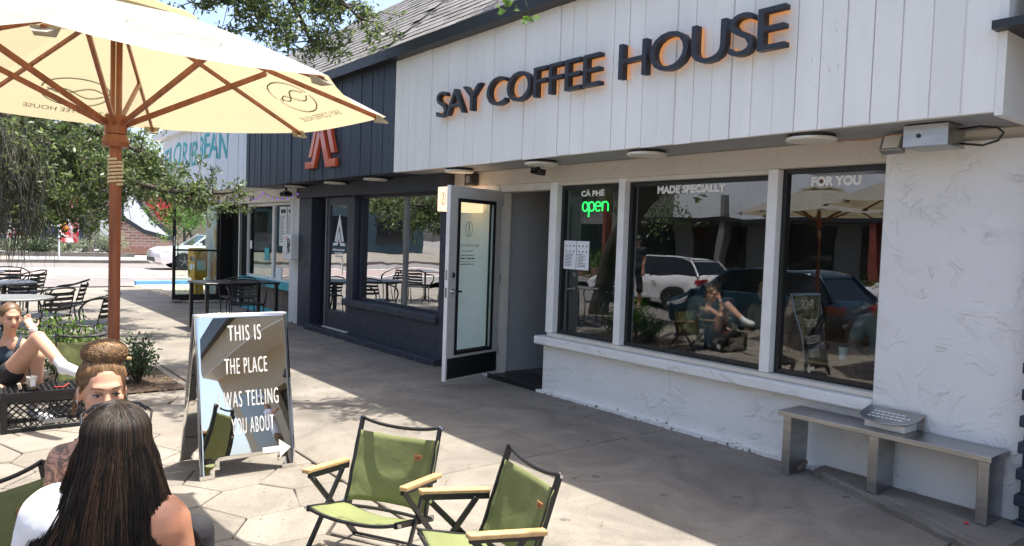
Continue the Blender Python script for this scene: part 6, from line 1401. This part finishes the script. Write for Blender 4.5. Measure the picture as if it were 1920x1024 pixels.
def bl2(name, mt, *a): o = box(name, mt, *a, t); o.matrix_parent_inverse = Matrix.Translation(-Vector(t.location)); return o
M['teal_dark'] = mat('teal_dark', (.03, .06, .075), .7); M['navy_far'] = mat('navy_far', (.03, .045, .10), .7); M['salmon'] = mat('salmon', (.42, .22, .15), .8)
bl2('wall', 'teal_dark', -66, -56, -24, 9.6, 0, 5.2); bl2('band', 'salmon', -56, -55.9, 6.0, 9.5, 2.5, 3.2); bl2('wall_panel', 'navy_far', -56, -55.92, 6.0, 9.5, 0, 2.4)
for k in range(7): bl2('window', 'car_glass', -56, -55.93, -22+k*4, -19.4+k*4, .8, 3.0)
# a far tree line closing the end of the street
for k, (x, y_, s, la) in enumerate(((-75, -8, 1.2, 'broad tree far behind the teal storefront at left'), (-80, 6, 1.3, 'tall tree far behind the feather flags'), (-72, 16, 1.1, 'tree behind the brick mural building'))):
    t = thing('far_tree', la, 'tree', (x, y_, 0), group='far trees'); MB().tube([(0, 0, 0), (.1, 0, 2), (0, .1, 4*s)], [.3, .25, .12], 8).build('trunk', 'bark', t); rs = np.random.RandomState(60+k); c = rs.normal(size=(70, 3))*np.array([2.2, 2.4, 1.5])*s+np.array([0, 0, 5.4*s]); P = (c[rs.randint(0, 70, 2600)]+rs.normal(size=(2600, 3))*.55); obj('crown', leaf_quads(P, .42, .5, seed=k), 'leaf_oak', t)
# feather flags
def flag(label, loc, seed, word):
    t = thing('feather_flag', label, 'flag', loc, R(8), 'feather flags'); MB().tube([(0, 0, 0), (0, 0, 2.2), (0, -.03, 3.4), (0, .12, 3.75), (0, .4, 3.85)], .02, 6).build('pole', 'lettering', t)
    mb = MB(); n = 14; vs = []
    for i in range(n+1):
        z = .75+i/n*3.0; w_ = .80*(1 if i < 10 else 1-((i-9)/6)**1.6)
        for j in range(5): vs.append((.05*math.sin(j*1.3+i*.8), .02+w_*j/4, z))
    mb.add(vs, [(i*5+j, i*5+j+1, (i+1)*5+j+1, (i+1)*5+j) for i in range(n) for j in range(4)])
    m, nt, b = newmat('flag_print'); b.inputs['Roughness'].default_value = .8; nz = N(nt, 'TexNoise', Scale=2.2, Detail=2., Distortion=1.); L(nt, pos(nt), nz.inputs['Vector']); rp = N(nt, 'ValToRGB'); e = rp.color_ramp.elements; e[0].position = .45; e[0].color = (.55, .04, .05, 1); e[1].position = .53; e[1].color = (.75, .45, .42, 1); x = e.new(.62); x.color = (.78, .78, .8, 1); L(nt, nz.outputs[0], rp.inputs[0]); L(nt, rp.outputs[0], b.inputs['Base Color'])
    cl_ = mb.build('cloth', m, t, smooth=True)
    if word:
        for k, ch_ in enumerate(word):
            me = fit_text(text_mesh(ch_, 1, .001, .03), 0, .30, 0, .36)
            for v in me.vertices: v.co = (.075, .06+v.co.x, 1.3-k*.42+v.co.y)
            obj('lettering', me, 'yellow_bright', cl_)
M['yellow_bright'] = mat('yellow_bright', (.80, .60, .04), .6, var=0)
flag('red feather flag with yellow letters by the grey post', (-39.8, 4.62, -.04), 1, 'G'); flag('red and white feather flag at the far left edge', (-47, 3.1, -.04), 2, '')
t = thing('sign_post', 'slim pale metal post at the street corner', 'post', (-36.1, 4.2, -.04)); MB().tube([(0, 0, 0), (0, 0, 2.6)], .035, 10).build('post', 'lettering', t); MB().lathe([(.1, 0), (.1, .02), (.04, .04)], n=16).build('base', 'lettering', t); box('arm', 'lettering', -.03, .03, -.35, .0, 1.5, 1.56, t)
t = thing('palm_tree', 'grey palm trunk flaring at its foot near the blue wall', 'tree', (-44.3, 6.45, 0)); MB().tube(spline([(0, 0, 0), (0, .02, .4), (0, .05, 1.4), (.05, 0, 3.6), (.1, 0, 5)]), [.42, .40, .38]+[.30-.004*i for i in range(30)], 12).build('trunk', 'hex_concrete', t, smooth=True)
fr_ = []
for k in range(14):
    a = k*.45; fr_ += [[.1+math.cos(a)*r_*1.7, math.sin(a)*r_*1.7, 5+.9*r_-1.3*r_*r_] for r_ in np.linspace(.1, 1, 22)]
obj('fronds', leaf_quads(np.array(fr_), .6, .12, seed=4, up=-.4), 'leaf_dark', t)
for k, (x, y_, r_, h_, mt, la) in enumerate(((-43.5, 3.3, 1.3, 1.3, 'leaf_pale', 'pale hedge at the far left kerb'), (-43.3, 5.2, 1.2, 1.2, 'leaf_pale', 'pale hedge behind the post and flag'), (-43.5, 7.3, .85, 1.5, 'leaf_pale', 'round silvery bush beside the palm trunk'), (-43.0, 4.2, .9, .9, 'leaf_dark', 'dark low bush between the pale hedges'))): shrub(la, (x, y_, -.04), r_, h_, 1500, mt, 70+k, .13)
box('kerb_island', 'hex_concrete', -42.6, -42.3, -4, 8.3, -.05, .16)['kind'] = 'structure'; box('planter_kerb', 'hex_concrete', -38.4, -36.6, 8.9, 10.4, -.05, .14, None, .03)['kind'] = 'structure'
t = thing('small_tree', 'small round street tree in a kerbed bed before the mural', 'tree', (-37.5, 9.4, .1)); MB().tube([(0, 0, 0), (.05, .1, .7), (0, .1, 1.4)], [.09, .07, .05], 8).tube([(0, .1, .9), (.1, .7, 1.8)], .04, 6).tube([(0, .9, 0), (.1, .3, 1.3), (0, .0, 1.8)], .06, 6).build('trunk', 'bark', t)
rs = np.random.RandomState(9); c = rs.normal(size=(60, 3))*np.array([.55, .62, .36])+np.array([0, .0, 2.0]); P = c[rs.randint(0, 60, 3000)]+rs.normal(size=(3000, 3))*.13; obj('crown', leaf_quads(P, .13, .45, seed=2), 'leaf_bright', t)
# overhead wire
tag(MB().tube(sag((-60, 6, 12.5), (10, 9, 9.5), .8, 20), .012, 4).build('power_line', 'black_metal'), 'thin overhead power line crossing the sky', 'wire')
# ================================================================ ACROSS THE MAIN STREET (seen in the windows)
box('far_pavement', 'concrete', -60, 40, -19, -14.5, ZS, ZS+.15)['kind'] = 'structure'
t = thing('opposite_building', 'grey storefront across the street mirrored in the windows', 'building', (-10, -19, 0)); 
M['opp'] = mat('opp', (.20, .20, .195), .8, var=.1); M['opp_red'] = mat('opp_red', (.22, .05, .035), .7)
def bo(name, mt, *a, **k): o = box(name, mt, *a, t, **k); o.matrix_parent_inverse = Matrix.Translation(-Vector(t.location)); return o
bo('wall', 'opp', -45, 25, -24, -19.2, 0, 6.5); bo('sign_band', 'pale_wood', -24, 6, -19.2, -19.0, 3.0, 4.7); bo('canopy', 'trim_black', -26, 8, -19.2, -17.6, 2.75, 2.95)
for k in range(16): bo('window', 'car_glass', -44+k*4.2, -41+k*4.2, -19.2, -19.12, .5, 2.6); bo('upper_window', 'car_glass', -43.6+k*4.2, -41.9+k*4.2, -19.2, -19.12, 5.0, 6.1)
for k in range(9): bo('column', 'opp_red' if k in (2, 4) else 'opp', -41.6+k*7, -41.3+k*7, -18.2, -17.7, 0, 4.0)
me = facade_text('Y', -7.9, -6.8, 3.35, 4.4, 0, .02, .03)
me.transform(Matrix(((-1, 0, 0, -15), (0, -1, 0, -18.98), (0, 0, 1, 0), (0, 0, 0, 1)))); o = obj('lettering', me, 'lettering', t); o.matrix_parent_inverse = Matrix.Translation(-Vector(t.location))
for k, x in enumerate((-26, -17.5, -12.0, -1)):
    shrub(('first', 'second', 'third', 'fourth')[k]+' hedge from the left along the opposite pavement', (x, -15.6, ZS+.15), 1.0, 1.0, 1200, 'leaf_shrub', 90+k, .12)
for k, (x, y_) in enumerate(((-24, -15.3), (-34, -15.2), (-8, -15.4), (4, -15.4))):
    tt = thing('street_tree', ('leafy', 'tall', 'bare stemmed', 'wide')[k]+' street tree on the opposite pavement', 'tree', (x, y_, ZS+.15), group='opposite street trees'); MB().tube([(0, 0, 0), (.1, 0, 1.6), (0, .1, 3.4)], [.16, .13, .07], 8).build('trunk', 'bark', tt)
    rs = np.random.RandomState(20+k); c = rs.normal(size=(50, 3))*np.array([1.3, 1.3, .9])+np.array([0, 0, 4.4]); P = c[rs.randint(0, 50, 2600)]+rs.normal(size=(2600, 3))*.3; obj('crown', leaf_quads(P, .22, .45, seed=k), 'leaf_oak', tt)
for k, x in enumerate((-29, -27.6, -26.4, -25.2, -22.5)):
    tt = thing('planter', ('leftmost', 'second', 'third', 'fourth', 'rightmost')[k]+' terracotta planter on the opposite pavement', 'planter', (x, -14.9, ZS+.15), group='terracotta planters'); MB().lathe([(.22, 0), (.34, .5), (.36, .56), (.32, .56)], n=18).build('pot', 'salmon', tt)
    rs = np.random.RandomState(40+k); obj('plant', leaf_quads(rs.normal(size=(160, 3))*np.array([.18, .18, .18])+np.array([0, 0, .75]), .25, .3, seed=k, up=1), 'leaf_bright', tt)
